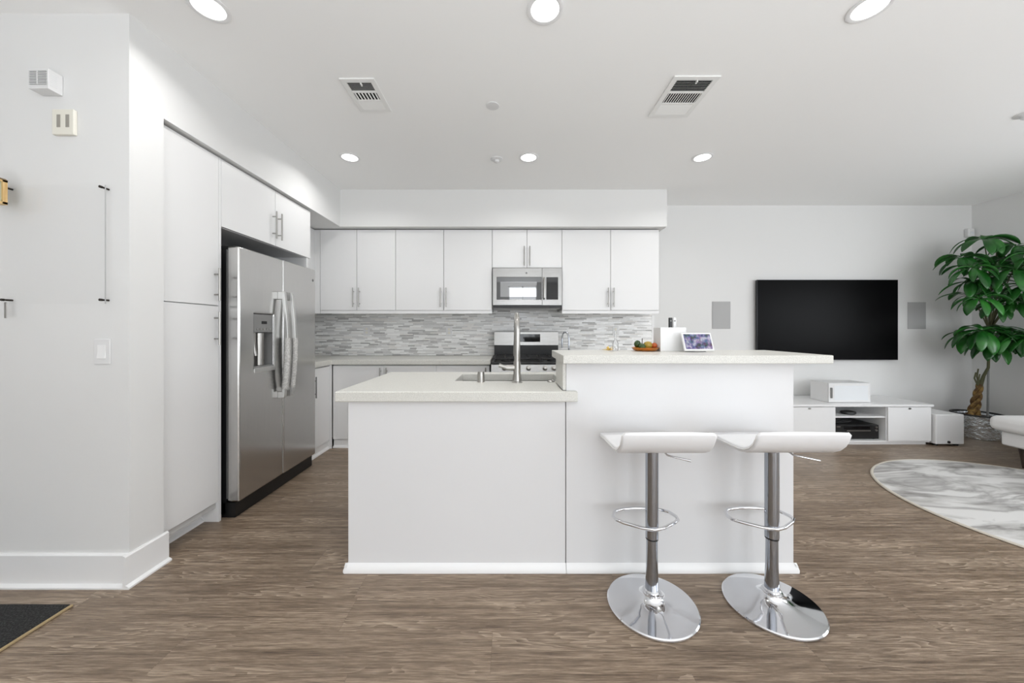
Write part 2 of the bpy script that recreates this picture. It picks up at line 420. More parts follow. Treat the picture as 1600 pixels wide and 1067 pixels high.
def tag(o, label, cat, group=None):
    o['label'] = label; o['category'] = cat
    if group: o['group'] = group
    return o
def thing(name, label, cat, loc=(0, 0, 0), group=None):
    o = bpy.data.objects.new(name, None); COL.objects.link(o)
    o.location = loc; o.empty_display_size = 0.1
    return tag(o, label, cat, group)
def struct(name, mb, m, **k): return obj(name, mb, m, kind='structure', **k)
def dup(root, loc, label=None):
    r = root.copy(); COL.objects.link(r); r.location = loc
    if label: r['label'] = label
    for ch in list(root.children):
        c = ch.copy(); COL.objects.link(c); c.parent = r
        for g in list(ch.children):
            d = g.copy(); COL.objects.link(d); d.parent = c
    return r

# ================================================================ SETTING
struct('floor', MB().box(-4.2, XR + 0.1, -3.6, YB + 0.1, -0.08, 0), M['floor'])
struct('ceiling', MB().box(-4.2, XR + 0.1, -3.6, YB + 0.1, H, H + 0.08), M['ceiling'])
struct('wall_back', MB().box(-2.62, XR + 0.1, YB, YB + 0.1, 0, H), M['wall'])
struct('wall_right', MB().box(XR, XR + 0.1, -0.1, 0.6, 0, H).box(XR, XR + 0.1, 2.6, YB, 0, H).box(XR, XR + 0.1, 0.6, 2.6, 0, 0.95).box(XR, XR + 0.1, 0.6, 2.6, 2.0, H).box(XR, XR + 0.1, -3.6, -2.7, 0, H).box(XR, XR + 0.1, -2.7, -0.1, 0, 0.5).box(XR, XR + 0.1, -2.7, -0.1, 2.4, H), M['wall'])
struct('wall_left', MB().box(-2.62, -2.52, 1.87, YB, 0, H), M['wall'])
struct('wall_stub', MB().box(-4.2, XS, YN, 1.87, 0, H), M['wall'])
struct('wall_side', MB().box(-4.3, -4.2, -3.6, 1.87, 0, H), M['wall'])
# rear wall with a tall glazed doorway and a wide window
DX0, DX1, DZ = -0.04, 0.88, 2.62
struct('wall_rear', MB().box(-4.2, DX0, -3.6, -3.5, 0, H).box(DX1, 2.1, -3.6, -3.5, 0, H).box(5.1, XR, -3.6, -3.5, 0, H)
       .box(DX0, DX1, -3.6, -3.5, DZ, H).box(2.1, 5.1, -3.6, -3.5, 2.25, H).box(2.1, 5.1, -3.6, -3.5, 0, 0.45), M['wall'])
wf = MB()
for x in (DX0, (DX0 + DX1) / 2 - 0.02, DX1 - 0.04): wf.box(x, x + 0.04, -3.58, -3.52, 0, DZ)
wf.box(DX0, DX1, -3.58, -3.52, DZ - 0.04, DZ)
struct('door_1', wf, M['trim'])
wf = MB()
for x in (2.1, 3.575, 5.05): wf.box(x, x + 0.05, -3.58, -3.52, 0.45, 2.25)
wf.box(2.1, 5.1, -3.58, -3.52, 0.45, 0.5).box(2.1, 5.1, -3.58, -3.52, 2.2, 2.25)
struct('window_1', wf, M['trim'])
wf = MB()
for y in (-2.7, -1.42, -0.15): wf.box(XR + 0.02, XR + 0.08, y, y + 0.05, 0.5, 2.4)
wf.box(XR + 0.02, XR + 0.08, -2.7, -0.1, 0.5, 0.55).box(XR + 0.02, XR + 0.08, -2.7, -0.1, 2.35, 2.4)
struct('window_2', wf, M['trim'])
wf = MB()
for y in (0.6, 1.575, 2.55): wf.box(XR + 0.02, XR + 0.08, y, y + 0.05, 0.95, 2.0)
wf.box(XR + 0.02, XR + 0.08, 0.6, 2.6, 0.95, 1.0).box(XR + 0.02, XR + 0.08, 0.6, 2.6, 1.95, 2.0)
struct('added_window', wf, M['trim'])  # unseen window, added to go with the sofa-side fill light
# soffits over the cabinets (boxed drywall)
struct('soffit', MB().cells([-2.52, XS, 1.695], [1.87, 3.82, YB], SZ, H, lambda x, y: x < XS or y > 3.82), M['wall'])
# baseboards: tall board with quarter round
def bb_profile(h=0.155, t=0.014, q=0.016):
    return [(0, 0), (-t - q, 0), (-t - q, 0.008), (-t - q * 0.55, q * 0.85), (-t, q * 1.1), (-t, h - 0.006), (-t + 0.006, h), (0, h)]
b = MB().prism([(YN + u, z) for u, z in bb_profile()], 0, -4.2, XS)
b2 = MB().prism([(XS - u, z) for u, z in bb_profile()], 1, YN - 0.03, 1.885)
for o_ in (b, b2): pass
struct('baseboard_left', b, M['trim'])
struct('baseboard_stub', b2, M['trim'])
struct('baseboard_back', MB().prism([(YB + u, z) for u, z in bb_profile(0.13)], 0, 1.75, XR), M['trim'])
struct('baseboard_right', MB().prism([(XR + u, z) for u, z in bb_profile(0.13)], 1, -0.1, YB), M['trim'])
struct('backsplash', MB().box(-2.52, 1.722, YB - 0.01, YB, 0.915, 1.47), M['tile'])
struct('trim_1', MB().box(1.722, 1.752, YB - 0.013, YB, 0.915, 1.40), M['trim'])

# ================================================================ CABINETS
def bar_handle(m, c, axis, length, out, r=0.006, stand=0.032):
    """bar pull centred at c on the door face; out = unit direction away from the door"""
    c = Vector(c); a = Vector(axis); o = Vector(out)
    p = c + o * stand
    m.cyl(p - a * length / 2, p + a * length / 2, r, n=12)
    for k in (-0.31, 0.31):
        q = c + a * length * k
        m.cyl(q, q + o * stand, r * 0.8, n=10)
    return m
ZA = (0, 0, 1)

YD = 3.90                       # upper cabinet door faces
UG = 'white upper cabinets on the back wall'
def upper_cabinet(px0, pxm, px1, zb, hz, label, hands, rail=True):
    x0, xm, x1 = X(px0, YD), X(pxm, YD), X(px1, YD)
    t = thing('upper_cabinet', label, 'cabinet', (xm, YD + 0.02, zb), UG)
    obj('body', MB().box(x0 + 0.001, x1 - 0.001, YD + 0.021, YB - 0.011, zb, SZ - 0.012), M['carcass'], t)
    for a, c, hx in ((x0, xm, xm - hands), (xm, x1, xm + hands)):
        d = obj('door', MB().box(a + 0.0025, c - 0.0025, YD, YD + 0.02, zb + 0.002, SZ - 0.012, 0.0015, 1), M['cabinet'], t)
        obj('handle', bar_handle(MB(), (hx, YD, (hz[0] + hz[1]) / 2), ZA, hz[1] - hz[0], (0, -1, 0)), M['nickel'], d, label='brushed nickel bar handle')
    if rail:
        obj('light_rail', MB().box(x0, x1, YD + 0.006, YD + 0.028, zb - 0.035, zb - 0.001, 0.001, 1), M['cabinet'], t)
    return t
hz1 = (1.473, 1.684)
upper_cabinet(500, 557.5, 618, 1.438, hz1, 'white two door upper cabinet in the corner nearest the refrigerator', 0.032)
upper_cabinet(618, 693.3, 769, 1.438, hz1, 'white two door upper cabinet between the corner cabinet and the microwave', 0.030)
upper_cabinet(769, 823.3, 878, 1.905, (1.925, 2.138), 'short white two door upper cabinet directly above the microwave', 0.030, rail=False)
upper_cabinet(878, 954, 1030, 1.438, hz1, 'white two door upper cabinet at the end of the row beside bare wall', 0.030)
fp = thing('filler_panel', 'narrow white filler panel between corner upper cabinet and refrigerator', 'panel', (-2.3, 3.92, 1.4))
obj('panel', MB().box(-2.518, X(500, YD) - 0.002, YD + 0.004, YD + 0.024, 1.403, SZ - 0.012), M['cabinet'], fp)
obj('side_return', MB().box(-2.16, -2.14, 3.335, YD + 0.002, 1.403, SZ - 0.012), M['cabinet'], fp)

# ---- pantry
XP = -1.85
t = thing('pantry_cabinet', 'tall white two door pantry cabinet beside the refrigerator', 'cabinet', (-2.18, 2.08, 0))
obj('body', MB().box(-2.515, XP - 0.02, 1.875, 2.278, 0.09, SZ - 0.012), M['carcass'], t)
obj('side_panel', MB().box(-2.515, XP - 0.001, 2.262, 2.28, 0.0, SZ - 0.013), M['cabinet'], t)
for z0, z1, hz in ((0.133, 1.372, (1.127, 1.337)), (1.378, SZ - 0.014, (1.405, 1.61))):
    d = obj('door', MB().box(XP - 0.019, XP, 1.875, 2.26, z0, z1, 0.0015, 1), M['cabinet'], t)
    obj('handle', bar_handle(MB(), (XP, 2.228, (hz[0] + hz[1]) / 2), ZA, hz[1] - hz[0], (1, 0, 0)), M['nickel'], d, label='brushed nickel bar handle')
obj('toe_kick', MB().box(-1.99, -1.96, 1.89, 2.278, 0, 0.125).prism([(-1.96, 0), (-1.944, 0), (-1.946, 0.01), (-1.96, 0.022)], 1, 1.89, 2.278), M['trim'], t)

# ---- cabinet over the refrigerator
t = thing('fridge_cabinet', 'white two door cabinet above the refrigerator', 'cabinet', (-2.18, 2.79, 1.885))
obj('body', MB().box(-2.515, XP - 0.021, 2.283, 3.298, 1.885, SZ - 0.012), M['cabinet'], t)
for a, c, hy in ((2.284, 2.805, 2.775), (2.81, 3.30, 2.84)):
    d = obj('door', MB().box(XP - 0.019, XP, a, c, 1.887, SZ - 0.014, 0.0015, 1), M['cabinet'], t)
    obj('handle', bar_handle(MB(), (XP, hy, 2.043), ZA, 0.212, (1, 0, 0)), M['nickel'], d, label='brushed nickel bar handle')
t = thing('fridge_end_panel', 'white upright end panel at the far side of the refrigerator', 'panel', (-2.19, 3.27, 0))
obj('panel', MB().box(-2.515, XP - 0.004, 3.245, 3.263, 0, 1.884), M['cabinet'], t)

# ---- base cabinets
YF = 3.68
BG = 'white base cabinets along the back wall'
def base_cabinet(x0, xm, x1, label, hx, second=True):
    t = thing('base_cabinet', label, 'cabinet', (xm, YF + 0.02, 0), BG)
    obj('body', MB().box(x0 + 0.001, x1 - 0.001, YF + 0.021, YB - 0.012, 0.09, 0.864), M['carcass'], t)
    spans = ((x0, xm, -1), (xm, x1, 1)) if second else ((x0, x1, -1),)
    for a, c, s in spans:
        d = obj('door', MB().box(a + 0.002, c - 0.002, YF, YF + 0.02, 0.092, 0.852, 0.0015, 1), M['cabinet'], t)
        obj('handle', bar_handle(MB(), (xm + s * hx, YF, 0.735), ZA, 0.20, (0, -1, 0)), M['nickel'], d, label='brushed nickel bar handle')
    obj('toe_kick', MB().box(x0, x1, YF + 0.02, YF + 0.04, 0, 0.09).prism([(YF + 0.02, 0), (YF, 0), (YF + 0.002, 0.012), (YF + 0.02, 0.026)], 0, x0, x1), M['trim'], t)
base_cabinet(-1.83, -1.30, -0.757, 'white two door base cabinet in the corner past the refrigerator', 0.032)
base_cabinet(-0.757, -0.215, -0.205, 'white base cabinet between the corner cabinet and the gas range', 0.03, False)
base_cabinet(0.60, 1.16, 1.70, 'white two door base cabinet on the far side of the range behind the breakfast bar', 0.032)
t = thing('base_cabinet', 'white base cabinet under the counter end beside the refrigerator, dark handle', 'cabinet', (-2.18, 3.48, 0), BG)
obj('body', MB().box(-2.515, -1.872, 3.30, 4.29, 0.09, 0.864), M['carcass'], t)
d = obj('door', MB().box(-1.871, -1.851, 3.30, 3.66, 0.092, 0.852, 0.0015, 1), M['cabinet'], t)
obj('handle', bar_handle(MB(), (-1.851, 3.345, 0.68), ZA, 0.20, (1, 0, 0)), M['grey_plastic'], d)
obj('toe_kick', MB().box(-1.90, -1.87, 3.29, 3.70, 0, 0.09).prism([(-1.87, 0), (-1.852, 0), (-1.854, 0.012), (-1.87, 0.026)], 1, 3.29, 3.70), M['trim'], t)

obj('corner_filler', MB().box(-1.871, -1.836, 3.662, 3.676, 0.0, 0.864), M['cabinet'], t)

tag(obj('kitchen_counter', MB().cells([-2.515, -1.835, -0.195], [3.275, 3.66, YB - 0.011], 0.865, 0.915, lambda x, y: x < -1.835 or y > 3.66), M['quartz'], loc=(-1.5, 4.0, 0.865), bevel=0.004),
    'L-shaped pale quartz counter along the tiled back wall, by the refrigerator', 'counter')
tag(obj('kitchen_counter', MB().box(0.59, 1.722, 3.66, YB - 0.011, 0.865, 0.915, 0.004), M['quartz'], loc=(1.15, 4.0, 0.865)),
    'short pale quartz counter on the far side of the gas range', 'counter')

# ================================================================ REFRIGERATOR
XF = -1.755
t = thing('refrigerator', 'stainless steel side by side refrigerator with ice and water dispenser', 'refrigerator', (-2.1, 2.76, 0))
obj('body', MB().box(-2.48, XF - 0.09, 2.312, 3.21, 0.02, 1.745, 0.004), M['black_plastic'], t, label='black refrigerator cabinet side')
obj('base_grille', MB().box(XF - 0.12, XF - 0.03, 2.312, 3.21, 0.0, 0.098, 0.003), M['black_plastic'], t)
obj('hinge_cover', MB().box(XF - 0.14, XF - 0.03, 2.315, 2.40, 1.746, 1.772, 0.006), M['black_plastic'], t)
obj('sticker', MB().box(XF - 0.16, XF - 0.125, 2.3095, 2.3115, 1.655, 1.70), M['sticker'], t, label='small white paper sticker')
# freezer door with dispenser recess
dy0, dy1, dz0, dz1 = 2.445, 2.645, 0.955, 1.335
m = MB()
ys = [2.306, dy0, dy1, 2.752]; zs = [0.105, dz0, dz1, 1.765]
# door as a slab of cells (in y,z) extruded in x
tmp = MB().cells(ys, zs, XF - 0.08, XF, lambda y, z: not (dy0 < y < dy1 and dz0 < z < dz1))
for v in tmp.bm.verts: v.co = Vector((v.co.z, v.co.x, v.co.y))
d1 = obj('freezer_door', tmp, M['steel'], t, bevel=0.010)
rc = MB().box(XF - 0.079, XF - 0.072, dy0, dy1, dz0, dz1)
for a in (dy0, dy1 - 0.004): rc.box(XF - 0.075, XF - 0.006, a, a + 0.004, dz0, dz1)
rc.box(XF - 0.075, XF - 0.004, dy0, dy1, dz0, dz0 + 0.012)
obj('dispenser_recess', rc, M['grey_plastic'], d1)
obj('dispenser_panel', MB().box(XF - 0.06, XF - 0.004, dy0 + 0.002, dy1 - 0.002, 1.205, dz1 - 0.002, 0.004), M['grey_plastic'], d1)
obj('dispenser_display', MB().box(XF - 0.006, XF - 0.002, 2.52, 2.575, 1.265, 1.285, 0.001, 1), M['black_glass'], d1)
bt = MB()
for k in range(5): bt.lathe([(0, -0.002), (0.007, -0.002), (0.007, 0.002), (0, 0.0025)], (XF - 0.003, 2.475 + k * 0.033, 1.228), 12, axis='x')
obj('dispenser_button', bt, M['nickel'], d1)
obj('dispenser_paddle', MB().tube([(XF - 0.05, 2.49, 1.205), (XF - 0.045, 2.49, 1.12), (XF - 0.03, 2.495, 1.04)], [0.022, 0.02, 0.014], 12).tube([(XF - 0.06, 2.57, 1.2), (XF - 0.06, 2.57, 0.97)], [0.034, 0.034], 18), M['nickel'], d1)
obj('dispenser_frame', MB().box(XF - 0.004, XF + 0.006, dy0 - 0.004, dy1 + 0.014, dz0 - 0.03, dz0 + 0.004, 0.004).box(XF - 0.004, XF + 0.006, dy1 - 0.002, dy1 + 0.014, dz0, dz1 - 0.01, 0.004), M['steel_side'], d1)
d2 = obj('fridge_door', MB().box(XF - 0.08, XF, 2.758, 3.214, 0.105, 1.765, 0.010, 3), M['steel'], t)
obj('door_gasket', MB().box(XF - 0.092, XF - 0.081, 2.318, 3.204, 0.12, 1.75), M['grey_plastic'], t)
obj('emblem', MB().lathe([(0, 0), (0.011, 0), (0.011, 0.002), (0, 0.003)], (XF, 3.17, 1.665), 24, axis='x'), M['grey_plastic'], d2, label='small round dark emblem')
for d, y, s in ((d1, 2.705, -1), (d2, 2.80, 1)):
    hb = MB(); pts = []
    for k in range(17):
        u = k / 16; z = 0.71 + u * 0.80
        pts.append((XF + 0.036 + 0.028 * math.sin(math.pi * u), z))
    # bowed flat bar
    outer = [(x + 0.012, z) for x, z in pts]; inner = [(x - 0.012, z) for x, z in pts[::-1]]
    P = outer + inner
    n = len(P)
    A = [hb.bm.verts.new((x, y - 0.014, z)) for x, z in P]; B = [hb.bm.verts.new((x, y + 0.014, z)) for x, z in P]
    L_ = len(pts)
    for i in range(n): hb.bm.faces.new((A[i], B[i], B[(i + 1) % n], A[(i + 1) % n]))
    for i in range(L_ - 1):
        j = n - 1 - i
        hb.bm.faces.new((A[i], A[i + 1], A[j - 1], A[j])); hb.bm.faces.new((B[i + 1], B[i], B[j], B[j - 1]))
    hb.box(XF - 0.002, XF + 0.044, y - 0.015, y + 0.015, 1.455, 1.515, 0.004).box(XF - 0.002, XF + 0.044, y - 0.015, y + 0.015, 0.705, 0.755, 0.004)
    obj('handle', hb, M['steel_side'], d, bevel=0.003)
    cv = MB(); tp = []
    for k in range(13):
        u = (0.775 + k / 12 * 0.385 - 0.71) / 0.80
        tp.append((XF + 0.036 + 0.028 * math.sin(math.pi * u), y, 0.71 + u * 0.80))
    cv.tube(tp, [0.0205 + 0.0012 * math.sin(k * 1.9) for k in range(13)], 14)
    obj('handle_cover', cv, M['fabric'], d, label='grey fabric handle cover')

# ================================================================ MICROWAVE
YM = 3.862
x0, x1 = X(769.5, YM), X(878, YM); z0, z1 = 1.462, 1.90
t = thing('microwave', 'stainless over the range microwave with black glass window', 'microwave', ((x0 + x1) / 2, 4.0, z0))
obj('body', MB().box(x0, x1, YM + 0.03, YB - 0.012, z0, z1, 0.003), M['steel_side'], t)
xc = X(847, YM)     # door / panel split
wx0, wx1, wz0, wz1 = X(776, YM), X(846, YM), Z(468, YM), Z(433, YM)
tmp = MB().cells([x0 + 0.001, wx0, wx1, xc], [z0 + 0.03, wz0, wz1, z1 - 0.001], YM, YM + 0.028, lambda x, z: not (wx0 < x < wx1 and wz0 < z < wz1))
for v in tmp.bm.verts: v.co = Vector((v.co.x, v.co.z, v.co.y))
d = obj('door', tmp, M['steel_range'], t, bevel=0.003)
tmp = MB().box(wx0, wx1, YM + 0.006, YM + 0.02, wz0, wz1)
obj('window', tmp, M['mirror_glass'], d)
obj('window_screen', MB().box(wx0 + 0.04, wx1 - 0.05, YM + 0.0045, YM + 0.0065, wz0 + 0.03, wz1 - 0.05), mat('window_mesh', rgb(58, 58, 58), 0.02, IOR=3.0), d)
obj('emblem', MB().lathe([(0, 0), (0.010, 0), (0.010, -0.002), (0, -0.003)], (X(822.5, YM), YM, Z(426.5, YM)), 20, axis='y'), M['grey_plastic'], d)
hx = X(850, YM)
obj('handle', MB().tube([(hx, YM, wz1 - 0.01), (hx, YM - 0.03, wz1 - 0.02), (hx, YM - 0.034, (wz0 + wz1) / 2), (hx, YM - 0.03, wz0 + 0.02), (hx, YM, wz0 + 0.01)], 0.012, 14), M['nickel'], d)
cx0, cx1 = X(853.5, YM), X(872, YM)
pn = obj('control_panel', MB().box(xc + 0.002, x1 - 0.001, YM, YM + 0.028, z0 + 0.03, z1 - 0.001, 0.002), M['steel_range'], t)
obj('keypad', MB().box(cx0, cx1, YM - 0.002, YM + 0.004, wz0, wz1, 0.001, 1), M['black_glass'], pn)
vt = MB().box(x0 + 0.004, x1 - 0.004, YM + 0.004, YM + 0.03, z0, z0 + 0.028, 0.002)
obj('vent_grille', vt, M['black_plastic'], t)

# ================================================================ RANGE
x0, x1 = -0.183, 0.581; xc = (x0 + x1) / 2
t = thing('gas_range', 'stainless gas range with black cooktop and grates under the microwave', 'stove', (xc, 3.95, 0))
obj('body', MB().box(x0 + 0.003, x1 - 0.003, 3.62, 4.29, 0.06, 0.875), M['steel_side'], t)
obj('toe_panel', MB().box(x0 + 0.01, x1 - 0.01, 3.64, 4.2, 0.0, 0.06), M['black_plastic'], t)
ct = obj('cooktop', MB().box(x0, x1, 3.56, 4.20, 0.876, 0.90, 0.008, 2), M['black_metal'], t)
cp = obj('control_panel', MB().prism([(3.55, 0.745), (3.62, 0.745), (3.62, 0.895), (3.58, 0.895)], 0, x0, x1), M['steel_range'], t)
for k, kx in enumerate((788, 801.5, 826, 852, 866)):
    xx = X(kx, 3.55)
    dirn = Vector((0, -0.98, 0.2)).normalized()
    c = Vector((xx, 3.567, 0.84))
    obj('knob', MB().tube([c, c + dirn * 0.012, c + dirn * 0.014, c + dirn * 0.036, c + dirn * 0.04], [0.026, 0.026, 0.02, 0.018, 0.012], 20), M['nickel'], cp)
bg = obj('backguard', MB().prism([(4.19, 1.045), (4.285, 1.045), (4.285, 1.208), (4.225, 1.208), (4.205, 1.20)], 0, x0 + 0.004, x1 - 0.004), M['steel_range'], t)
obj('backguard_base', MB().box(x0 + 0.004, x1 - 0.004, 4.205, 4.285, 0.90, 1.045), M['black_metal'], t)
obj('display', MB().box(X(803, 4.19), X(844, 4.19), 4.186, 4.20, Z(534, 4.19), Z(522, 4.19), 0.002, 1), M['black_glass'], bg)
g = MB()
for sx in (x0 + 0.03, x0 + 0.275, x1 - 0.275 + 0.02):
    wd = 0.215
    zt = 0.94
    for yy in (3.60, 3.74, 3.88, 4.02, 4.16): g.box(sx, sx + wd, yy - 0.006, yy + 0.006, zt - 0.012, zt, 0.002, 1)
    for xx in (sx, sx + wd / 2, sx + wd): g.box(xx - 0.006, xx + 0.006, 3.60, 4.16, zt - 0.012, zt, 0.002, 1)
    for xx in (sx, sx + wd):
        for yy in (3.60, 4.16): g.box(xx - 0.008, xx + 0.008, yy - 0.008, yy + 0.008, 0.899, zt)
obj('grate', g, M['black_metal'], ct)
for xx in (x0 + 0.14, x1 - 0.14):
    for yy in (3.72, 4.03):
        obj('burner', MB().lathe([(0, 0.899), (0.05, 0.899), (0.05, 0.912), (0.035, 0.914), (0.033, 0.922), (0, 0.923)], (xx, yy, 0), 24), M['black_metal'], ct)
od = obj('oven_door', MB().box(x0 + 0.003, x1 - 0.003, 3.575, 3.618, 0.2, 0.735, 0.006), M['steel_range'], t)
obj('window', MB().box(x0 + 0.12, x1 - 0.12, 3.572, 3.58, 0.32, 0.6, 0.001, 1), M['black_glass'], od)
obj('handle', bar_handle(MB(), (xc, 3.575, 0.69), (1, 0, 0), 0.66, (0, -1, 0), 0.011, 0.05), M['nickel'], od)
obj('drawer', MB().box(x0 + 0.003, x1 - 0.003, 3.578, 3.618, 0.062, 0.195, 0.006), M['steel_range'], t)

# ================================================================ ISLAND AND BREAKFAST BAR
YI = 1.80
xl, xm, xr_ = X(544, YI), X(884, YI), X(1240, YI)
TRIM = [(YI, 0), (YI - 0.02, 0), (YI - 0.02, 0.012), (YI - 0.012, 0.03), (YI - 0.003, 0.04), (YI, 0.042)]
def trim_side(xx, s): return [(xx, 0), (xx + s * 0.02, 0), (xx + s * 0.02, 0.012), (xx + s * 0.012, 0.03), (xx + s * 0.003, 0.04), (xx, 0.042)]
t = thing('kitchen_island', 'white kitchen island cabinet with plain back panel under the sink counter', 'island', ((xl + xm) / 2, 2.2, 0))
obj('back_panel', MB().box(xl, xm - 0.002, YI, YI + 0.02, 0.0, 0.863, 0.0015, 1), M['panel'], t)
obj('side_panel', MB().box(xl, xl + 0.02, YI + 0.0205, 2.56, 0.0, 0.863), M['panel'], t)
hi = MB().cells([xl + 0.021, -0.36, 0.34, 1.43], [2.085, 2.12, 2.54, 2.56], 0.1, 0.862, lambda x, y: not (-0.36 < x < 0.34 and 2.12 < y < 2.54))
hi.box(xl + 0.021, xm - 0.004, YI + 0.021, 2.084, 0.1, 0.862).box(xl + 0.021, 1.43, YI + 0.3, 2.5, 0.0, 0.099)
obj('body', hi, M['carcass'], t)
for a, c in ((xl + 0.004, -0.28), (-0.276, 0.27), (0.274, 0.85), (0.854, 1.43)):
    dd = obj('door', MB().box(a, c, 2.561, 2.58, 0.1, 0.855), M['cabinet'], t)
obj('base_trim', MB().prism(TRIM, 0, xl - 0.014, xm - 0.001).prism(trim_side(xl, -1), 1, YI - 0.014, 2.56), M['trim'], t)

t = thing('breakfast_bar', 'raised white breakfast bar half wall behind the two stools', 'bar', ((xm + xr_) / 2, 1.94, 0))
obj('panel', MB().box(xm + 0.002, xr_, YI, 2.075, 0, 1.059, 0.0015, 1), M['panel'], t)
obj('side_splash', MB().box(xm - 0.014, xm + 0.001, YI + 0.004, 2.075, 0.916, 1.059), M['quartz'], t, label='pale quartz upstand beside the sink')
obj('base_trim', MB().prism(TRIM, 0, xm + 0.001, xr_ + 0.014).prism(trim_side(xr_, 1), 1, YI - 0.014, 2.075), M['trim'], t)
tag(obj('bar_counter', MB().box(X(880, 1.70), X(1303, 1.70), 1.70, 2.16, 1.06, 1.10, 0.004), M['quartz'], loc=(0.9, 1.93, 1.06)),
    'long raised pale quartz bar top carrying the small display and fruit dish', 'counter')

sx0, sx1, sy0, sy1 = -0.33, 0.31, 2.145, 2.50
def keep(x, y):
    if sx0 < x < sx1 and sy0 < y < sy1: return False
    if y < YI: return x < 0.34
    if y < 2.078: return x < xm - 0.015
    return True
tag(obj('island_counter', MB().cells([-0.868, sx0, xm - 0.015, sx1, 0.34, 1.45], [1.763, YI - 0.001, 2.078, sy0, sy1, 2.60], 0.864, 0.915, keep), M['quartz'], loc=(-0.3, 2.2, 0.864), bevel=0.004),
    'low pale quartz island counter with undermount sink', 'counter')
sk = thing('sink', 'stainless steel undermount sink set into the island counter', 'sink', ((sx0 + sx1) / 2, 2.32, 0.66))
b = MB(); e = 0.012
b.box(sx0 - e, sx1 + e, sy0 - e, sy1 + e, 0.655, 0.665)
b.box(sx0 - e, sx0 - 0.002, sy0 - e, sy1 + e, 0.665, 0.863).box(sx1 + 0.002, sx1 + e, sy0 - e, sy1 + e, 0.665, 0.863)
b.box(sx0 - 0.002, sx1 + 0.002, sy0 - e, sy0 - 0.002, 0.665, 0.863).box(sx0 - 0.002, sx1 + 0.002, sy1 + 0.002, sy1 + e, 0.665, 0.863)
obj('basin', b, M['steel_range'], sk)
obj('drain', MB().lathe([(0, 0.002), (0.045, 0.002), (0.045, 0.006), (0.03, 0.004), (0, 0.003)], (0, 2.33, 0.664), 28), M['nickel'], sk)

# faucet (gooseneck running straight over the sink)
fx, fy = 0.045, 2.085; zc = 0.915
t = thing('kitchen_faucet', 'tall brushed nickel gooseneck faucet at the near edge of the sink', 'faucet', (fx, fy, zc))
obj('base', MB().lathe([(0, 0), (0.031, 0), (0.031, 0.004), (0.026, 0.008), (0.024, 0.03), (0.021, 0.06), (0.021, 0.12), (0.019, 0.125), (0, 0.126)], (fx, fy, zc), 32), M['nickel'], t)
pts = [(fx, fy, zc + 0.12), (fx, fy, zc + 0.30)]
for k in range(1, 13):
    a = math.pi * k / 12
    pts.append((fx, fy + 0.095 - 0.095 * math.cos(a), zc + 0.305 + 0.095 * math.sin(a)))
pts.append((fx, fy + 0.19, zc + 0.24))
obj('spout', MB().tube(pts, [0.0175] * 2 + [0.0165] * 12 + [0.017], 20), M['nickel'], t)
obj('spray_head', MB().lathe([(0, 0.14), (0.019, 0.14), (0.021, 0.16), (0.018, 0.24), (0, 0.241)], (fx, fy + 0.19, zc), 24), M['nickel'], t)
obj('handle', MB().cyl((fx - 0.015, fy, zc + 0.085), (fx - 0.062, fy, zc + 0.085), 0.0165).tube([(fx - 0.063, fy, zc + 0.087), (fx - 0.08, fy, zc + 0.092), (fx - 0.106, fy, zc + 0.1)], [0.0115, 0.0105, 0.012], 14), M['nickel'], t)
t = tag(obj('soap_dispenser', MB().lathe([(0, 0), (0.0215, 0), (0.021, 0.004), (0.020, 0.056), (0.018, 0.061), (0, 0.062)], (X(751.5, 2.1), 2.10, zc), 28), M['nickel'], loc=(X(751.5, 2.1), 2.1, zc)),
        'short brushed nickel cylinder cap standing at the sink edge', 'sink fitting')
tag(obj('sink_button', MB().lathe([(0, 0), (0.022, 0), (0.022, 0.005), (0.016, 0.008), (0.012, 0.012), (0, 0.012)], (X(861, 2.105), 2.105, zc), 28), M['nickel'], loc=(X(861, 2.105), 2.105, zc)),
    'low round nickel button on the counter by the bar', 'sink fitting')
wx, wy = 0.362, 2.26
t = thing('water_tap', 'thin chrome water tap showing above the bar top', 'faucet', (wx, wy, zc))
obj('base', MB().lathe([(0, 0), (0.02, 0), (0.02, 0.004), (0.012, 0.01), (0.011, 0.05), (0, 0.051)], (wx, wy, zc), 24), M['post'], t)
pts = [(wx + 0.016, wy, zc + 0.04), (wx + 0.016, wy, zc + 0.245)]
for k in range(1, 11):
    a = math.pi * k / 10
    pts.append((wx - 0.002 + 0.018 * math.cos(a), wy + 0.05 * (1 - math.cos(a)) / 2, zc + 0.25 + 0.045 * math.sin(a)))
pts.append((wx - 0.02, wy + 0.05, zc + 0.19))
obj('spout', MB().tube(pts, 0.005, 12), M['post'], t)

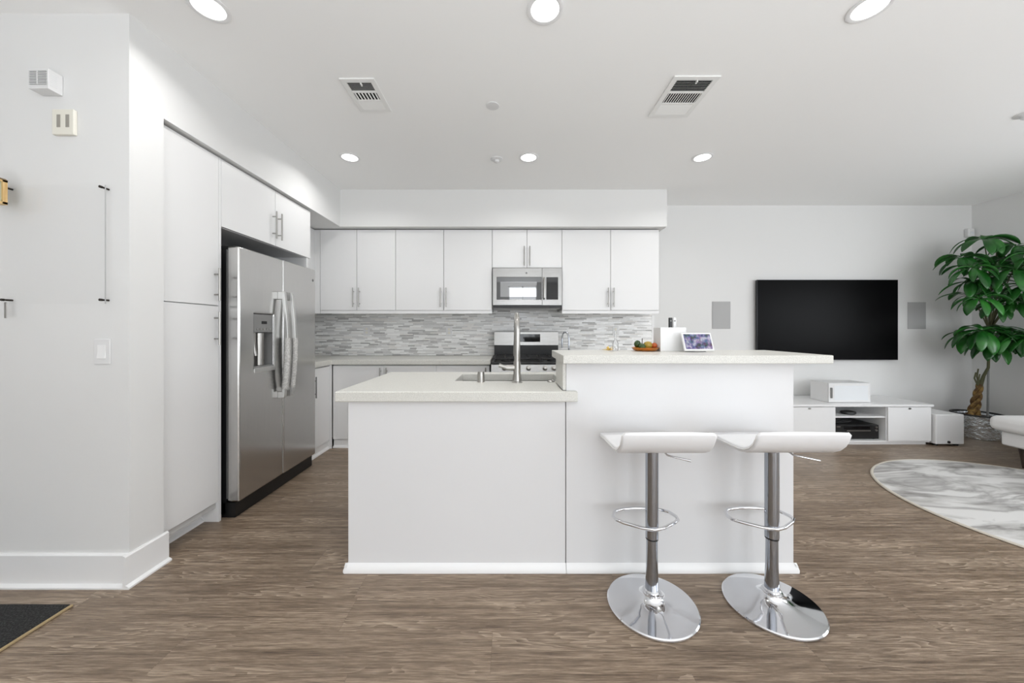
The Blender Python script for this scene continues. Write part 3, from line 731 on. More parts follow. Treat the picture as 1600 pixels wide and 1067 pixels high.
# ================================================================ THINGS ON THE BAR
ZBAR = 1.10
ZB = ZBAR
yb = 2.02
x0, x1 = X(1032, yb), X(1072, yb)
cells = MB().cells([x0, x0 + 0.004, x1 - 0.004, x1], [yb, yb + 0.004, yb + 0.096, yb + 0.1], ZB + 0.0005, ZB + 0.136, lambda x, y: not (x0 + 0.004 < x < x1 - 0.004 and yb + 0.004 < y < yb + 0.096))
cells.box(x0 + 0.004, x1 - 0.004, yb + 0.004, yb + 0.096, ZB + 0.0005, ZB + 0.004)
tag(obj('remote_holder', cells, M['white_plastic'], loc=((x0 + x1) / 2, yb + 0.05, ZB), bevel=0.0015), 'plain white open box standing on the bar behind the small display', 'box')
for px0, px1, m_, lab in ((1045, 1050.5, 'black_plastic', 'black slim remote standing upright in the white box'), (1051.5, 1056.5, 'white_plastic', 'white slim remote standing upright in the white box')):
    a, c = X(px0, yb + 0.05), X(px1, yb + 0.05)
    r_ = thing('remote_control', lab, 'remote control', ((a + c) / 2, yb + 0.055, ZB + 0.005))
    obj('case', MB().box(a, c, yb + 0.046, yb + 0.058, ZB + 0.004, 1.294, 0.004, 3), M[m_], r_)
    obj('button', MB().lathe([(0, 0), (0.005, 0), (0.004, -0.0015), (0, -0.0015)], ((a + c) / 2, yb + 0.046, 1.275), 14, axis='y'), M['grey_plastic'], r_)
# smart display
y0 = 1.935
t = thing('smart_display', 'small white tabletop display with a lit picture, leaning back on the bar', 'display', (1.04, 1.96, ZB))
obj('base', MB().lathe([(0, 0.0005), (0.056, 0.0005), (0.058, 0.012), (0.045, 0.03), (0.03, 0.05), (0, 0.055)], (1.038, 1.985, ZB), 32, sy=0.75), M['grey_plastic'], t, label='grey fabric foot')
def tilted(mb, piv, ang):
    bmesh.ops.rotate(mb.bm, cent=piv, matrix=Matrix.Rotation(ang, 3, 'X'), verts=mb.bm.verts); return mb
pv = Vector((1.038, y0, ZB + 0.008)); an = R(-23)
dx0, dx1 = 1.038 - 0.083, 1.038 + 0.083
hs = MB().box(dx0, dx1, y0, y0 + 0.012, ZB + 0.008, ZB + 0.116, 0.0055, 3)
fr = obj('housing', tilted(hs, pv, an), M['white_plastic'], t)
obj('screen', tilted(MB().box(dx0 + 0.01, dx1 - 0.01, y0 - 0.0012, y0 + 0.002, ZB + 0.019, ZB + 0.106), pv, an), M['screen'], fr, label='lit screen with blurry blue and violet picture')
# fruit dish and fruits
dc = Vector((X(1008, 2.06), 2.06, ZB))
tag(obj('fruit_dish', MB().lathe([(0, 0.0005), (0.05, 0.0005), (0.066, 0.006), (0.076, 0.02), (0.073, 0.021), (0.062, 0.011), (0.048, 0.006), (0, 0.006)], dc, 40), M['amber'], loc=dc),
    'small shallow amber glass dish holding fruit on the bar', 'dish')
fg = 'little fruits in the amber dish'
def fruit(px, dy, zc_, r, m_, label, stem=0.0):
    c = Vector((X(px, 2.06 + dy), 2.06 + dy, ZB + zc_))
    f = thing('fruit', label, 'fruit', (c.x, c.y, c.z - (r[2] if isinstance(r, tuple) else r)), fg)
    obj('flesh', MB().blob(c, r, 18, 0.12, px), M[m_], f)
    if stem:
        rz = r[2] if isinstance(r, tuple) else r
        obj('stem', MB().tube([c + Vector((0, 0, rz * 0.9)), c + Vector((0.002, 0, rz + stem))], [0.0025, 0.002], 8), M['dark_wood'], f)
fruit(996, 0.0, 0.040, (0.019, 0.019, 0.022), 'green_fruit', 'dark green rounded fruit at the end of the amber dish')
fruit(1003, -0.025, 0.027, (0.02, 0.02, 0.018), 'green_fruit', 'low mid green fruit with upright stem in the amber dish', 0.03)
fruit(1012.5, 0.0, 0.034, (0.026, 0.02, 0.022), 'yellow_fruit', 'olive yellow fruit in the middle of the amber dish')
fruit(1022, -0.005, 0.032, (0.018, 0.018, 0.016), 'orange_fruit', 'orange red fruit near the white box in the amber dish')
# dried flowers and glass bottle
bc = Vector((X(961.5, 2.08), 2.08, ZB))
tag(obj('glass_bottle', MB().lathe([(0, 0.0005), (0.016, 0.0005), (0.017, 0.004), (0.017, 0.04), (0.008, 0.062), (0.006, 0.07), (0.006, 0.108), (0.008, 0.11), (0.008, 0.114), (0.0045, 0.114), (0.0045, 0.07), (0.006, 0.062), (0.0148, 0.039), (0.0148, 0.006), (0, 0.004)], bc, 28), M['glass'], loc=bc),
    'slim clear glass bottle with a narrow neck on the bar', 'bottle')
random.seed(4)
fc = Vector((X(951, 2.06), 2.06, ZB))
df = MB()
for k in range(26):
    a = random.uniform(0, 6.28); e = random.uniform(0.1, 1.2); l = random.uniform(0.015, 0.034)
    dirn = Vector((math.cos(a) * math.cos(e) * 1.2, math.sin(a) * math.cos(e) * 0.6, math.sin(e) * 0.9))
    p0 = fc + Vector((0, 0, 0.004)); p1 = p0 + dirn * l
    sd = dirn.cross(Vector((0, 0, 1))).normalized() * 0.007
    vs = [df.bm.verts.new(q) for q in (p0, (p0 + p1) / 2 + sd + Vector((0, 0, 0.003)), p1, (p0 + p1) / 2 - sd)]
    df.bm.faces.new(vs)
dfo = obj('dried_flower', df, M['straw'], loc=fc)
sol = dfo.modifiers.new('s', 'SOLIDIFY'); sol.thickness = 0.0012
tag(dfo, 'little straw yellow dried flower lying on the bar by the glass bottle', 'flower')

# outlets on the backsplash
def outlet(px0, px1, py0, py1, label):
    y = YB - 0.0105
    a, c, z0, z1 = X(px0, y), X(px1, y), Z(py1, y), Z(py0, y)
    t = thing('wall_outlet', label, 'outlet', ((a + c) / 2, y, (z0 + z1) / 2), 'outlets on the tiled wall')
    pl = obj('plate', MB().box(a, c, y - 0.006, y, z0, z1, 0.002), M['white_plastic'], t)
    xm_ = (a + c) / 2
    for s in (-1, 1):
        zz = (z0 + z1) / 2 + s * 0.022
        obj('socket', MB().box(xm_ - 0.014, xm_ + 0.014, y - 0.0075, y - 0.005, zz - 0.014, zz + 0.014, 0.003), M['ivory'], pl)
outlet(568, 578, 509, 524.5, 'white wall outlet on the tiles between refrigerator and corner')
outlet(697, 706.5, 510, 524.5, 'white wall outlet on the tiles beside the gas range')
outlet(957, 966.5, 510, 524.5, 'white wall outlet on the tiles behind the glass bottle')

# ================================================================ BAR STOOLS
def make_stool(label):
    t = thing('bar_stool', label, 'bar stool', (0, 0, 0), 'white bar stools at the breakfast bar')
    # seat: flat pad with a rolled-up low back on the room side (-y)
    prof = [(0.19, 0.708), (0.178, 0.714), (0.10, 0.722), (0.0, 0.724), (-0.06, 0.727), (-0.095, 0.734), (-0.122, 0.747), (-0.143, 0.766), (-0.157, 0.788), (-0.165, 0.806), (-0.168, 0.816)]
    n = len(prof); th = 0.024; up = []; lo = []
    for i, (y, z) in enumerate(prof):
        a = Vector(prof[max(0, i - 1)]); c = Vector(prof[min(n - 1, i + 1)]); tg = (c - a).normalized()
        nr = Vector((-tg.y, tg.x))          # points to the underside
        if nr.y > 0 and i < 5: nr = -nr
        nn = Vector((tg.y, -tg.x))
        if nn.y < 0: nn = -nn
        tk = th * (1 - 0.45 * max(0, i - 5) / (n - 6))
        up.append((y, z)); lo.append((y - nn.x * tk, z - nn.y * tk))
    W_ = 0.186
    sb = MB()
    hw = lambda i: W_ - (0.012 if i in (0, n - 1) else 0.0)
    NX = 9
    U = []; D = []
    for i in range(n):
        U.append([]); D.append([])
        for k in range(NX):
            u = -1 + 2 * k / (NX - 1)
            x = u * hw(i)
            dome = 0.004 * (1 - u * u)
            U[i].append(sb.bm.verts.new((x, up[i][0], up[i][1] + dome)))
            D[i].append(sb.bm.verts.new((x, lo[i][0], lo[i][1])))
    for i in range(n - 1):
        for k in range(NX - 1):
            sb.bm.faces.new((U[i][k], U[i][k + 1], U[i + 1][k + 1], U[i + 1][k]))
            sb.bm.faces.new((D[i][k], D[i + 1][k], D[i + 1][k + 1], D[i][k + 1]))
        for k in (0, NX - 1): sb.bm.faces.new((U[i][k], U[i + 1][k], D[i + 1][k], D[i][k]))
    for i in (0, n - 1):
        for k in range(NX - 1): sb.bm.faces.new((U[i][k], D[i][k], D[i][k + 1], U[i][k + 1]))
    so = obj('seat', sb, M['leather'], t, angle=50)
    bv = so.modifiers.new('b', 'BEVEL'); bv.width = 0.009; bv.segments = 3; bv.limit_method = 'ANGLE'; bv.angle_limit = R(50)
    ed = MB()
    for s in (-1, 1):
        ed.tube([(s * (hw(i) + 0.0005), (up[i][0] + lo[i][0]) / 2, (up[i][1] + lo[i][1]) / 2) for i in range(n)], 0.0028, 8)
    obj('seam', ed, M['piping'], so)
    obj('seat_plate', MB().box(-0.05, 0.05, -0.045, 0.06, 0.691, 0.6985, 0.003), M['black_metal'], t)
    obj('sleeve', MB().lathe([(0.0262, 0.302), (0.0275, 0.304), (0.0275, 0.691), (0, 0.691)], (0, 0, 0), 40), M['post'], t)
    obj('rubber_ring', MB().lathe([(0.0225, 0.296), (0.0265, 0.296), (0.0265, 0.304), (0.0225, 0.304)], (0, 0, 0), 40), M['black_plastic'], t)
    obj('column', MB().lathe([(0.029, 0.06), (0.0285, 0.085), (0.0245, 0.17), (0.0235, 0.30), (0.0235, 0.32), (0, 0.32)], (0, 0, 0), 40), M['post'], t)
    obj('base', MB().lathe([(0, 0.0), (0.189, 0.0), (0.192, 0.003), (0.1915, 0.008), (0.187, 0.012), (0.16, 0.0155), (0.12, 0.021), (0.085, 0.028), (0.06, 0.037), (0.046, 0.048), (0.0405, 0.058), (0.040, 0.064), (0.034, 0.067), (0.034, 0.073), (0.029, 0.077), (0, 0.077)], (0, 0, 0), 96), M['chrome'], t, angle=30)
    # D-shaped footrest loop on the bar side
    zf = 0.350; pts = [(0.0, -0.03, zf)]
    pts += [(0.05, -0.012, zf), (0.115, 0.03, zf), (0.142, 0.055, zf), (0.146, 0.085, zf)]
    for k in range(1, 10):
        a = math.pi * k / 10
        pts.append((0.138 * math.cos(a), 0.10 + 0.062 * math.sin(a) ** 0.8, zf))
    pts += [(-0.146, 0.085, zf), (-0.142, 0.055, zf), (-0.115, 0.03, zf), (-0.05, -0.012, zf)]
    obj('footrest', MB().tube(pts, 0.0075, 12, closed=True), M['chrome'], t)
    obj('lever', MB().tube([(0.03, -0.055, 0.70), (0.035, -0.075, 0.692), (0.055, -0.09, 0.69), (0.115, -0.115, 0.682)], [0.004, 0.004, 0.004, 0.005], 10), M['chrome'], t)
    return t
s1 = make_stool('white leather bar stool with chrome base in front of the bar, nearer the sink')
s1.location = (0.632, 1.576, 0)
s2 = dup(s1, (1.167, 1.58, 0), 'white leather bar stool with chrome base by the outer bar end, nearer the rug')

# ================================================================ LIVING ROOM WALL
YT = 4.25
t = thing('television', 'large black flat screen TV mounted on the back wall', 'television', (X(1293, YT), YB, 1.35))
a, c, z0, z1 = X(1183, YT), X(1403.5, YT), Z(562.5, YT), Z(437, YT)
obj('back_housing', MB().box(a + 0.003, c - 0.003, YT + 0.012, YT + 0.035, z0 + 0.003, z1 - 0.003, 0.004), M['black_plastic'], t)
obj('bezel', MB().box(a, c, YT + 0.001, YT + 0.014, z0, z1, 0.002, 1), mat('tv_bezel', rgb(60, 60, 62), 0.3, 0.8), t)
obj('screen', MB().box(a + 0.006, c - 0.006, YT, YT + 0.003, z0 + 0.010, z1 - 0.006), M['tv_screen'], t)
obj('wall_mount', MB().box((a + c) / 2 - 0.2, (a + c) / 2 + 0.2, YT + 0.035, YB - 0.0005, (z0 + z1) / 2 - 0.15, (z0 + z1) / 2 + 0.15), M['black_metal'], t)
for p0, p1, q0, q1, lab in ((1113, 1141.5, 471, 513.5, 'grey rectangular speaker grille in the wall between bar and TV'), (1418.5, 1447, 472, 514, 'grey rectangular speaker grille in the wall between TV and plant')):
    y = YB - 0.006
    t = thing('wall_speaker', lab, 'speaker', (X((p0 + p1) / 2, y), YB, Z((q0 + q1) / 2, y)), 'speakers in the TV wall')
    fr = obj('frame', MB().box(X(p0, y), X(p1, y), y, YB - 0.0005, Z(q1, y), Z(q0, y), 0.002, 1), M['grille'], t)
    obj('grille', MB().box(X(p0, y) + 0.006, X(p1, y) - 0.006, y - 0.002, y + 0.001, Z(q1, y) + 0.006, Z(q0, y) - 0.006, 0.001, 1), M['grille'], t)

# ---- TV console
yc = 3.77; y1 = 4.275
xa, xb = 2.90, 4.472
ztop = 0.435
t = thing('media_console', 'low white media console on the floor below the TV', 'console', ((xa + xb) / 2, 4.02, 0))
obj('top', MB().box(xa, xb + 0.02, yc - 0.014, y1, ztop - 0.024, ztop, 0.002), M['cabinet'], t)
fx0, fx1 = X(1306.5, yc), X(1386, yc)
fr = MB()
for xx in (xa, fx0 - 0.018, fx1, xb - 0.018): fr.box(xx, xx + 0.018, yc + 0.012, y1, 0.045, ztop - 0.025)
fr.box(xa, xb, yc + 0.01, y1, 0.028, 0.0445).box(xa, xb, y1 - 0.008, y1, 0.045, ztop - 0.025)
obj('carcass', fr, M['cabinet'], t)
obj('plinth', MB().box(xa + 0.01, xb - 0.02, yc + 0.03, y1 - 0.02, 0.0, 0.0275), M['cabinet'], t)
obj('shelf', MB().box(fx0 + 0.0005, fx1 - 0.0005, yc + 0.02, y1 - 0.009, 0.287, 0.303), M['cabinet'], t)
for a, c in ((xa + 0.003, fx0 - 0.012), (fx1 + 0.006, xb - 0.002)):
    d = obj('door', MB().box(a, c, yc - 0.006, yc + 0.011, 0.047, ztop - 0.030, 0.0015, 1), M['cabinet'], t)
    obj('pull', MB().lathe([(0, 0), (0.016, 0), (0.016, -0.003), (0, -0.004)], ((a + c) / 2, yc - 0.006, ztop - 0.045), 20, axis='y', sy=0.55), M['nickel'], d)
# devices inside
t = thing('wifi_router', 'small dark oval gadget on the console shelf above the receiver', 'router', (X(1326, 3.9), 3.9, 0.303))
obj('case', MB().lathe([(0, 0.0005), (0.06, 0.0005), (0.075, 0.012), (0.07, 0.028), (0.04, 0.036), (0, 0.038)], (X(1325, 3.9), 3.9, 0.303), 32, sy=0.8), M['black_plastic'], t)
rx0, rx1 = fx0 + 0.03, fx1 - 0.025
t = thing('av_receiver', 'black receiver box with silver buttons in the open console bay', 'receiver', ((rx0 + rx1) / 2, 4.0, 0.045))
cs = obj('case', MB().box(rx0, rx1, 3.83, 4.2, 0.05, 0.20, 0.004), M['black_metal'], t)
ft = MB()
for xx in (rx0 + 0.04, rx1 - 0.04):
    for yy in (3.86, 4.16): ft.lathe([(0, 0), (0.018, 0), (0.018, 0.006), (0, 0.006)], (xx, yy, 0.0446), 14)
obj('foot', ft, M['black_plastic'], t)
obj('trim_strip', MB().box(rx0 + 0.14, rx1 - 0.09, 3.826, 3.832, 0.132, 0.142), M['nickel'], t)
obj('logo_plate', MB().box(rx0 + 0.03, rx0 + 0.07, 3.827, 3.831, 0.176, 0.184), M['nickel'], t)
obj('display', MB().box(rx0 + 0.11, rx1 - 0.10, 3.8265, 3.8315, 0.155, 0.185), M['black_glass'], t)
for zz in (0.175, 0.142):
    obj('knob', MB().lathe([(0, 0), (0.012, 0), (0.011, -0.008), (0, -0.009)], (rx1 - 0.03, 3.83, zz), 18, axis='y'), M['nickel'], t)
cb = MB()
random.seed(9)
for k in range(3):
    cb.tube([(rx0 + 0.02 + k * 0.03, 3.9, 0.205), (rx0 + 0.1 + k * 0.05, 3.87, 0.25 - k * 0.012), (rx0 + 0.22 + k * 0.03, 3.9, 0.235), (rx1 - 0.05, 3.95, 0.206)], 0.004, 8)
tag(obj('audio_cable', cb, M['black_plastic'], loc=(rx0 + 0.1, 3.9, 0.2)), 'black cables lying over the receiver in the console', 'cable')

# ---- white box on the console
xa2, xb2 = X(1293.5, 3.86), X(1359, 3.86); zt2 = ztop + 0.214
t = thing('storage_box', 'white box with pale frosted front door on top of the media console', 'box', ((xa2 + xb2) / 2, 3.96, ztop))
obj('case', MB().box(xa2, xb2, 3.866, 4.085, ztop + 0.0005, zt2, 0.004), M['white_plastic'], t)
d = obj('door', MB().box(xa2 + 0.002, xb2 - 0.002, 3.85, 3.865, ztop + 0.004, zt2 - 0.003, 0.003), M['white_plastic'], t)
obj('window', MB().box(xa2 + 0.06, xb2 - 0.03, 3.8485, 3.852, ztop + 0.03, zt2 - 0.03, 0.001, 1), M['frost'], d)
obj('handle', MB().box(xa2 + 0.018, xa2 + 0.034, 3.836, 3.852, ztop + 0.05, zt2 - 0.05, 0.003), M['grey_plastic'], d)
# ---- subwoofer
xa3, xb3 = 4.487, 4.785
t = thing('subwoofer', 'white cube subwoofer on the floor between media console and plant', 'speaker', ((xa3 + xb3) / 2, 3.9, 0))
obj('case', MB().box(xa3, xb3, 3.735, 4.05, 0.02, 0.335, 0.010, 3), M['white_plastic'], t)
ft = MB()
for xx in (xa3 + 0.04, xb3 - 0.04):
    for yy in (3.78, 4.0): ft.lathe([(0, 0), (0.022, 0), (0.022, 0.02), (0, 0.02)], (xx, yy, 0), 16)
obj('foot', ft, M['black_plastic'], t)
obj('knob', MB().lathe([(0, 0), (0.013, 0), (0.012, -0.01), (0, -0.011)], (X(1482, 3.735), 3.735, 0.045), 20, axis='y'), M['black_plastic'], t)

# ================================================================ PLANT
pc = Vector((X(1528, 4.06), 4.06, 0))
t = thing('potted_tree', 'tall money tree with braided trunk in a hammered silver pot in the room corner', 'plant', pc)
obj('pot', MB().lathe([(0, 0.0), (0.155, 0.0), (0.163, 0.006), (0.185, 0.12), (0.203, 0.262), (0.193, 0.262), (0.18, 0.21), (0, 0.21)], pc, 64), M['mirror_pot'], t, label='hammered silver pot')
obj('pot_rim', MB().lathe([(0.190, 0.258), (0.206, 0.258), (0.210, 0.266), (0.206, 0.274), (0.190, 0.274), (0.186, 0.266), (0.190, 0.258)], pc, 64), M['black_plastic'], t, label='black inner pot rim')
obj('soil', MB().lathe([(0, 0.215), (0.186, 0.215), (0.183, 0.236), (0.09, 0.244), (0, 0.25)], pc, 48), M['soil'], t)
tb = Vector((X(1519, 4.06), 4.06, 0.225)); tt = Vector((X(1531, 4.06), 4.06, 0.60))
tr = MB()
for j in range(3):
    pts = []; rs = []
    for k in range(25):
        u = k / 24
        cpos = tb.lerp(tt, u)
        a = 2 * math.pi * (j / 3 + u * 1.35)
        rr = 0.034 * (1 - 0.5 * u) + 0.02 * max(0, 0.15 - u) / 0.15
        pts.append(cpos + Vector((math.cos(a) * rr, math.sin(a) * rr, 0))); rs.append(0.022 - 0.009 * u)
    tr.tube(pts, rs, 12)
tr.tube([tb + Vector((-0.10, -0.05, -0.005)), tb + Vector((-0.07, -0.04, 0.02)), tb + Vector((0, 0, 0.08))], [0.014, 0.024, 0.026], 12)
obj('trunk', tr, M['bark'], t, label='braided brown trunk')
stake_x = X(1547, 4.0)
obj('stake', MB().cyl((stake_x, 4.02, 0.22), (stake_x - 0.01, 4.0, 1.62), 0.009, n=10), M['grey_plastic'], t)
# whorls of drooping leaflets
random.seed(21)
fol = MB(); stm = MB()
def leaflet(base, dirn, length, width, droop, roll=0.0):
    dirn = dirn.normalized(); N_ = 9
    side0 = dirn.cross(Vector((0, 0, 1)))
    if side0.length < 0.05: side0 = Vector((1, 0, 0))
    side0.normalize()
    p = base.copy(); prev = None; d_ = dirn.copy(); step = length / N_
    tw = random.uniform(-0.35, 0.35) + roll
    for i in range(N_ + 1):
        u = i / N_
        wv = width * (0.06 + 0.94 * math.sin(math.pi * min(1, (0.04 + 0.96 * u)) ** 1.25) ** 0.8) if u < 1 else 0.004
        upv = side0.cross(d_).normalized()
        s_ = (side0 * math.cos(tw) + upv * math.sin(tw))
        nv = s_.cross(d_).normalized()
        if nv.z < 0: nv = -nv
        a = fol.bm.verts.new(p - s_ * wv + nv * wv * 0.22)
        b_ = fol.bm.verts.new(p)
        c_ = fol.bm.verts.new(p + s_ * wv + nv * wv * 0.22)
        if prev:
            fol.bm.faces.new((prev[0], prev[1], b_, a)); fol.bm.faces.new((prev[1], prev[2], c_, b_))
        prev = (a, b_, c_)
        p = p + d_ * step
        p.x = min(p.x, XR - 0.04); p.y = min(p.y, YB - 0.06)
        d_ = (d_ + Vector((0, 0, -droop / N_))).normalized()
def whorl(c, axis, n, length, a0=None, anchor=None, width=0.145):
    axis = axis.normalized()
    u = axis.orthogonal().normalized(); v = axis.cross(u)
    a0 = random.uniform(0, 6.28) if a0 is None else a0
    for k in range(n):
        a = a0 + 2 * math.pi * k / n + random.uniform(-0.2, 0.2)
        d_ = (u * math.cos(a) + v * math.sin(a)) + axis * random.uniform(-0.1, 0.35)
        l = length * random.uniform(0.8, 1.12)
        leaflet(c + d_.normalized() * 0.012, d_, l, l * width * random.uniform(0.9, 1.2), random.uniform(1.4, 2.6))
    if anchor is not None:
        mid = c.lerp(anchor, 0.5) + Vector((0, 0, 0.05))
        stm.tube([anchor, mid, c], [0.007, 0.005, 0.0035], 8)
def W(px, py, y): return Vector((X(px, y), y, Z(py, y)))
top = Vector((stake_x - 0.02, 3.97, 1.60)); mid_ = Vector((stake_x - 0.02, 3.99, 1.22)); low = Vector((stake_x - 0.015, 4.0, 0.98))
stm.tube([tt + Vector((0, 0, -0.03)), tt + Vector((0.03, -0.01, 0.10)), Vector((stake_x - 0.02, 4.0, 0.80)), low, mid_, top, W(1560, 372, 3.85)], [0.02, 0.014, 0.012, 0.011, 0.010, 0.008, 0.005], 10)
for dx, h_ in ((-0.05, 0.14), (-0.02, 0.18), (0.0, 0.12)):
    stm.tube([tt + Vector((dx * 0.3, 0, -0.02)), tt + Vector((dx, 0.01, h_ * 0.5)), tt + Vector((dx * 0.9, 0.0, h_))], [0.009, 0.007, 0.006], 8)
for (px, py, y, ln, n, an) in [
        (1537, 374, 3.80, 0.33, 8, top), (1502, 402, 3.85, 0.27, 8, top), (1520, 418, 3.65, 0.28, 8, top), (1588, 384, 3.65, 0.33, 8, top),
        (1584, 420, 3.55, 0.32, 8, mid_), (1548, 432, 3.70, 0.30, 8, mid_), (1518, 440, 3.80, 0.27, 8, mid_), (1600, 446, 3.55, 0.30, 8, mid_),
        (1562, 452, 3.95, 0.27, 7, mid_), (1620, 400, 3.45, 0.32, 7, top), (1545, 402, 4.0, 0.28, 7, top), (1576, 462, 3.7, 0.25, 6, mid_),
        (1530, 466, 3.65, 0.25, 7, mid_), (1512, 462, 3.85, 0.24, 6, mid_), (1560, 476, 3.75, 0.25, 7, mid_), (1592, 472, 3.6, 0.27, 7, mid_), (1566, 404, 3.75, 0.30, 8, top),
        (1536, 516, 3.72, 0.31, 9, low), (1566, 512, 3.90, 0.28, 8, low), (1585, 522, 3.62, 0.31, 8, low), (1516, 522, 3.85, 0.27, 7, low),
        (1612, 528, 3.5, 0.3, 7, low), (1556, 532, 3.75, 0.29, 8, low), (1540, 536, 3.85, 0.26, 7, low), (1590, 540, 3.8, 0.26, 7, low)]:
    c = W(px, py, y); c.x = min(c.x, XR - 0.12)
    out = Vector((c.x - top.x, c.y - top.y, 0)) * 0.7 + Vector((0, -0.2, 0.75))
    whorl(c, out, n + 1, ln * 0.92, anchor=an)
fo = obj('foliage', fol, M['leaf'], t, angle=180, wn=False)
fo.modifiers.new('s', 'SOLIDIFY').thickness = 0.0015
obj('stem', stm, M['twig'], t)

# ---- corner sensor
c = Vector((X(1517, 4.27), YB, Z(363.5, 4.27)))
t = thing('motion_sensor', 'small white motion sensor high in the corner above the plant', 'sensor', c)
obj('housing', MB().box(c.x - 0.04, c.x + 0.04, YB - 0.05, YB - 0.0005, c.z - 0.05, c.z + 0.05, 0.012, 3), M['white_plastic'], t)
obj('lens', MB().box(c.x - 0.018, c.x + 0.018, YB - 0.054, YB - 0.048, c.z - 0.02, c.z + 0.01, 0.003), M['frost'], t)

# ================================================================ SOFA
sx_ = 4.43; sy_ = 3.30
t = thing('sofa', 'pale upholstered sofa on tapered dark legs beside the rug', 'sofa', (4.95, 2.3, 0))
obj('base', MB().box(sx_ + 0.06, 5.42, 0.9, sy_ - 0.05, 0.175, 0.305, 0.02, 3), M['sofa'], t)
obj('seat_cushion', MB().box(sx_, 5.2, 0.92, sy_, 0.306, 0.44, 0.05, 5), M['sofa'], t)
obj('armrest', MB().box(4.76, 5.42, sy_ - 0.2, sy_ - 0.02, 0.36, 0.555, 0.03, 4), M['sofa'], t)
obj('armrest', MB().box(4.6, 5.42, 0.74, 0.90, 0.175, 0.56, 0.03, 4), M['sofa'], t)
obj('backrest', MB().box(5.18, 5.42, 0.9, sy_ - 0.04, 0.30, 0.82, 0.05, 4), M['sofa'], t)
for xx in (sx_ + 0.125, 5.35):
    for yy in (0.98, sy_ - 0.16):
        obj('leg', MB().tube([(xx, yy, 0.0), (xx, yy, 0.176)], [0.013, 0.036], 20), M['dark_wood'], t, label='tapered dark wooden leg')

# ================================================================ RUGS
rc = Vector((3.80, 2.345, 0))
t = thing('round_rug', 'round marbled grey and white rug on the wood floor by the sofa', 'rug', rc)
obj('pile', MB().lathe([(0, 0.001), (0.975, 0.001), (0.978, 0.008), (0.97, 0.012), (0, 0.012)], rc, 128), M['rug'], t)
obj('binding', MB().lathe([(0.975, 0.001), (0.992, 0.001), (0.995, 0.006), (0.988, 0.0125), (0.976, 0.012), (0.975, 0.001)], rc, 128), mat('rug_binding', rgb(196, 190, 178), 0.9, bump=(300, 0.4)), t)
t = thing('door_mat', 'dark charcoal mat with tan edge on the wood floor below the plain wall', 'mat', (-2.5, 1.2, 0))
mp_ = MB().box(-3.1, -1.935, 0.75, 1.568, 0.001, 0.013, 0.004, 2)
obj('pile', mp_, M['mat_pile'], t)
obj('binding', MB().box(-1.938, -1.926, 0.75, 1.570, 0.001, 0.0105, 0.003).box(-3.1, -1.926, 0.738, 0.752, 0.001, 0.0105, 0.003), M['mat_edge'], t, label='tan binding strip')

# ================================================================ STUB WALL FIXTURES
# door chime
xa, xb, z0, z1 = -2.229, -2.135, 2.339, 2.434
t = thing('door_chime', 'white louvered door chime box high on the plain wall', 'chime', ((xa + xb) / 2, YN, z0))
obj('housing', MB().box(xa, xb, YN - 0.056, YN - 0.0005, z0, z1, 0.003), M['white_plastic'], t)
obj('recess', MB().box(xa + 0.010, xb - 0.006, YN - 0.0575, YN - 0.055, z0 + 0.018, z1 - 0.014), mat('chime_recess', rgb(120, 120, 120), 0.7), t)
lv = MB()
for k in range(9):
    z = z0 + 0.019 + k * 0.0075
    lv.box(xa + 0.008, xb - 0.004, YN - 0.060, YN - 0.0565, z, z + 0.0032)
lv.box((xa + xb) / 2 - 0.002, (xa + xb) / 2 + 0.002, YN - 0.0605, YN - 0.0565, z0 + 0.018, z1 - 0.014)
for k in range(8): lv.box(xb - 0.001, xb + 0.001, YN - 0.050, YN - 0.024, z0 + 0.02 + k * 0.0085, z0 + 0.023 + k * 0.0085)
obj('louver', lv, M['white_plastic'], t)
# beige plate with two slots
xa, xb, z0, z1 = -2.168, -2.066, 2.148, 2.268
t = thing('intercom_plate', 'ivory wall plate with two grey upright slots below the chime', 'wall plate', ((xa + xb) / 2, YN, z0))
obj('plate', MB().box(xa, xb, YN - 0.018, YN - 0.0005, z0, z1, 0.003), M['ivory'], t)
for a, m_ in ((xa + 0.024, 'grey_plastic'), (xa + 0.066, 'grey_plastic')):
    obj('slot', MB().box(a, a + 0.018, YN - 0.0195, YN - 0.016, z0 + 0.034, z1 - 0.026, 0.001, 1), mat('slot_grey', rgb(150, 146, 138), 0.6), t)
# light switch
xa, xb, z0, z1 = -1.982, -1.905, 1.058, 1.178
t = thing('light_switch', 'white rocker light switch low on the plain wall near its corner', 'switch', ((xa + xb) / 2, YN, z0))
pl = obj('plate', MB().box(xa, xb, YN - 0.007, YN - 0.0005, z0, z1, 0.003), M['white_plastic'], t)
obj('rocker', MB().prism([(YN - 0.006, z0 + 0.028), (YN - 0.013, z0 + 0.028), (YN - 0.009, z0 + 0.06), (YN - 0.0095, z1 - 0.028), (YN - 0.006, z1 - 0.028)], 0, xa + 0.02, xb - 0.02), M['trim'], t)
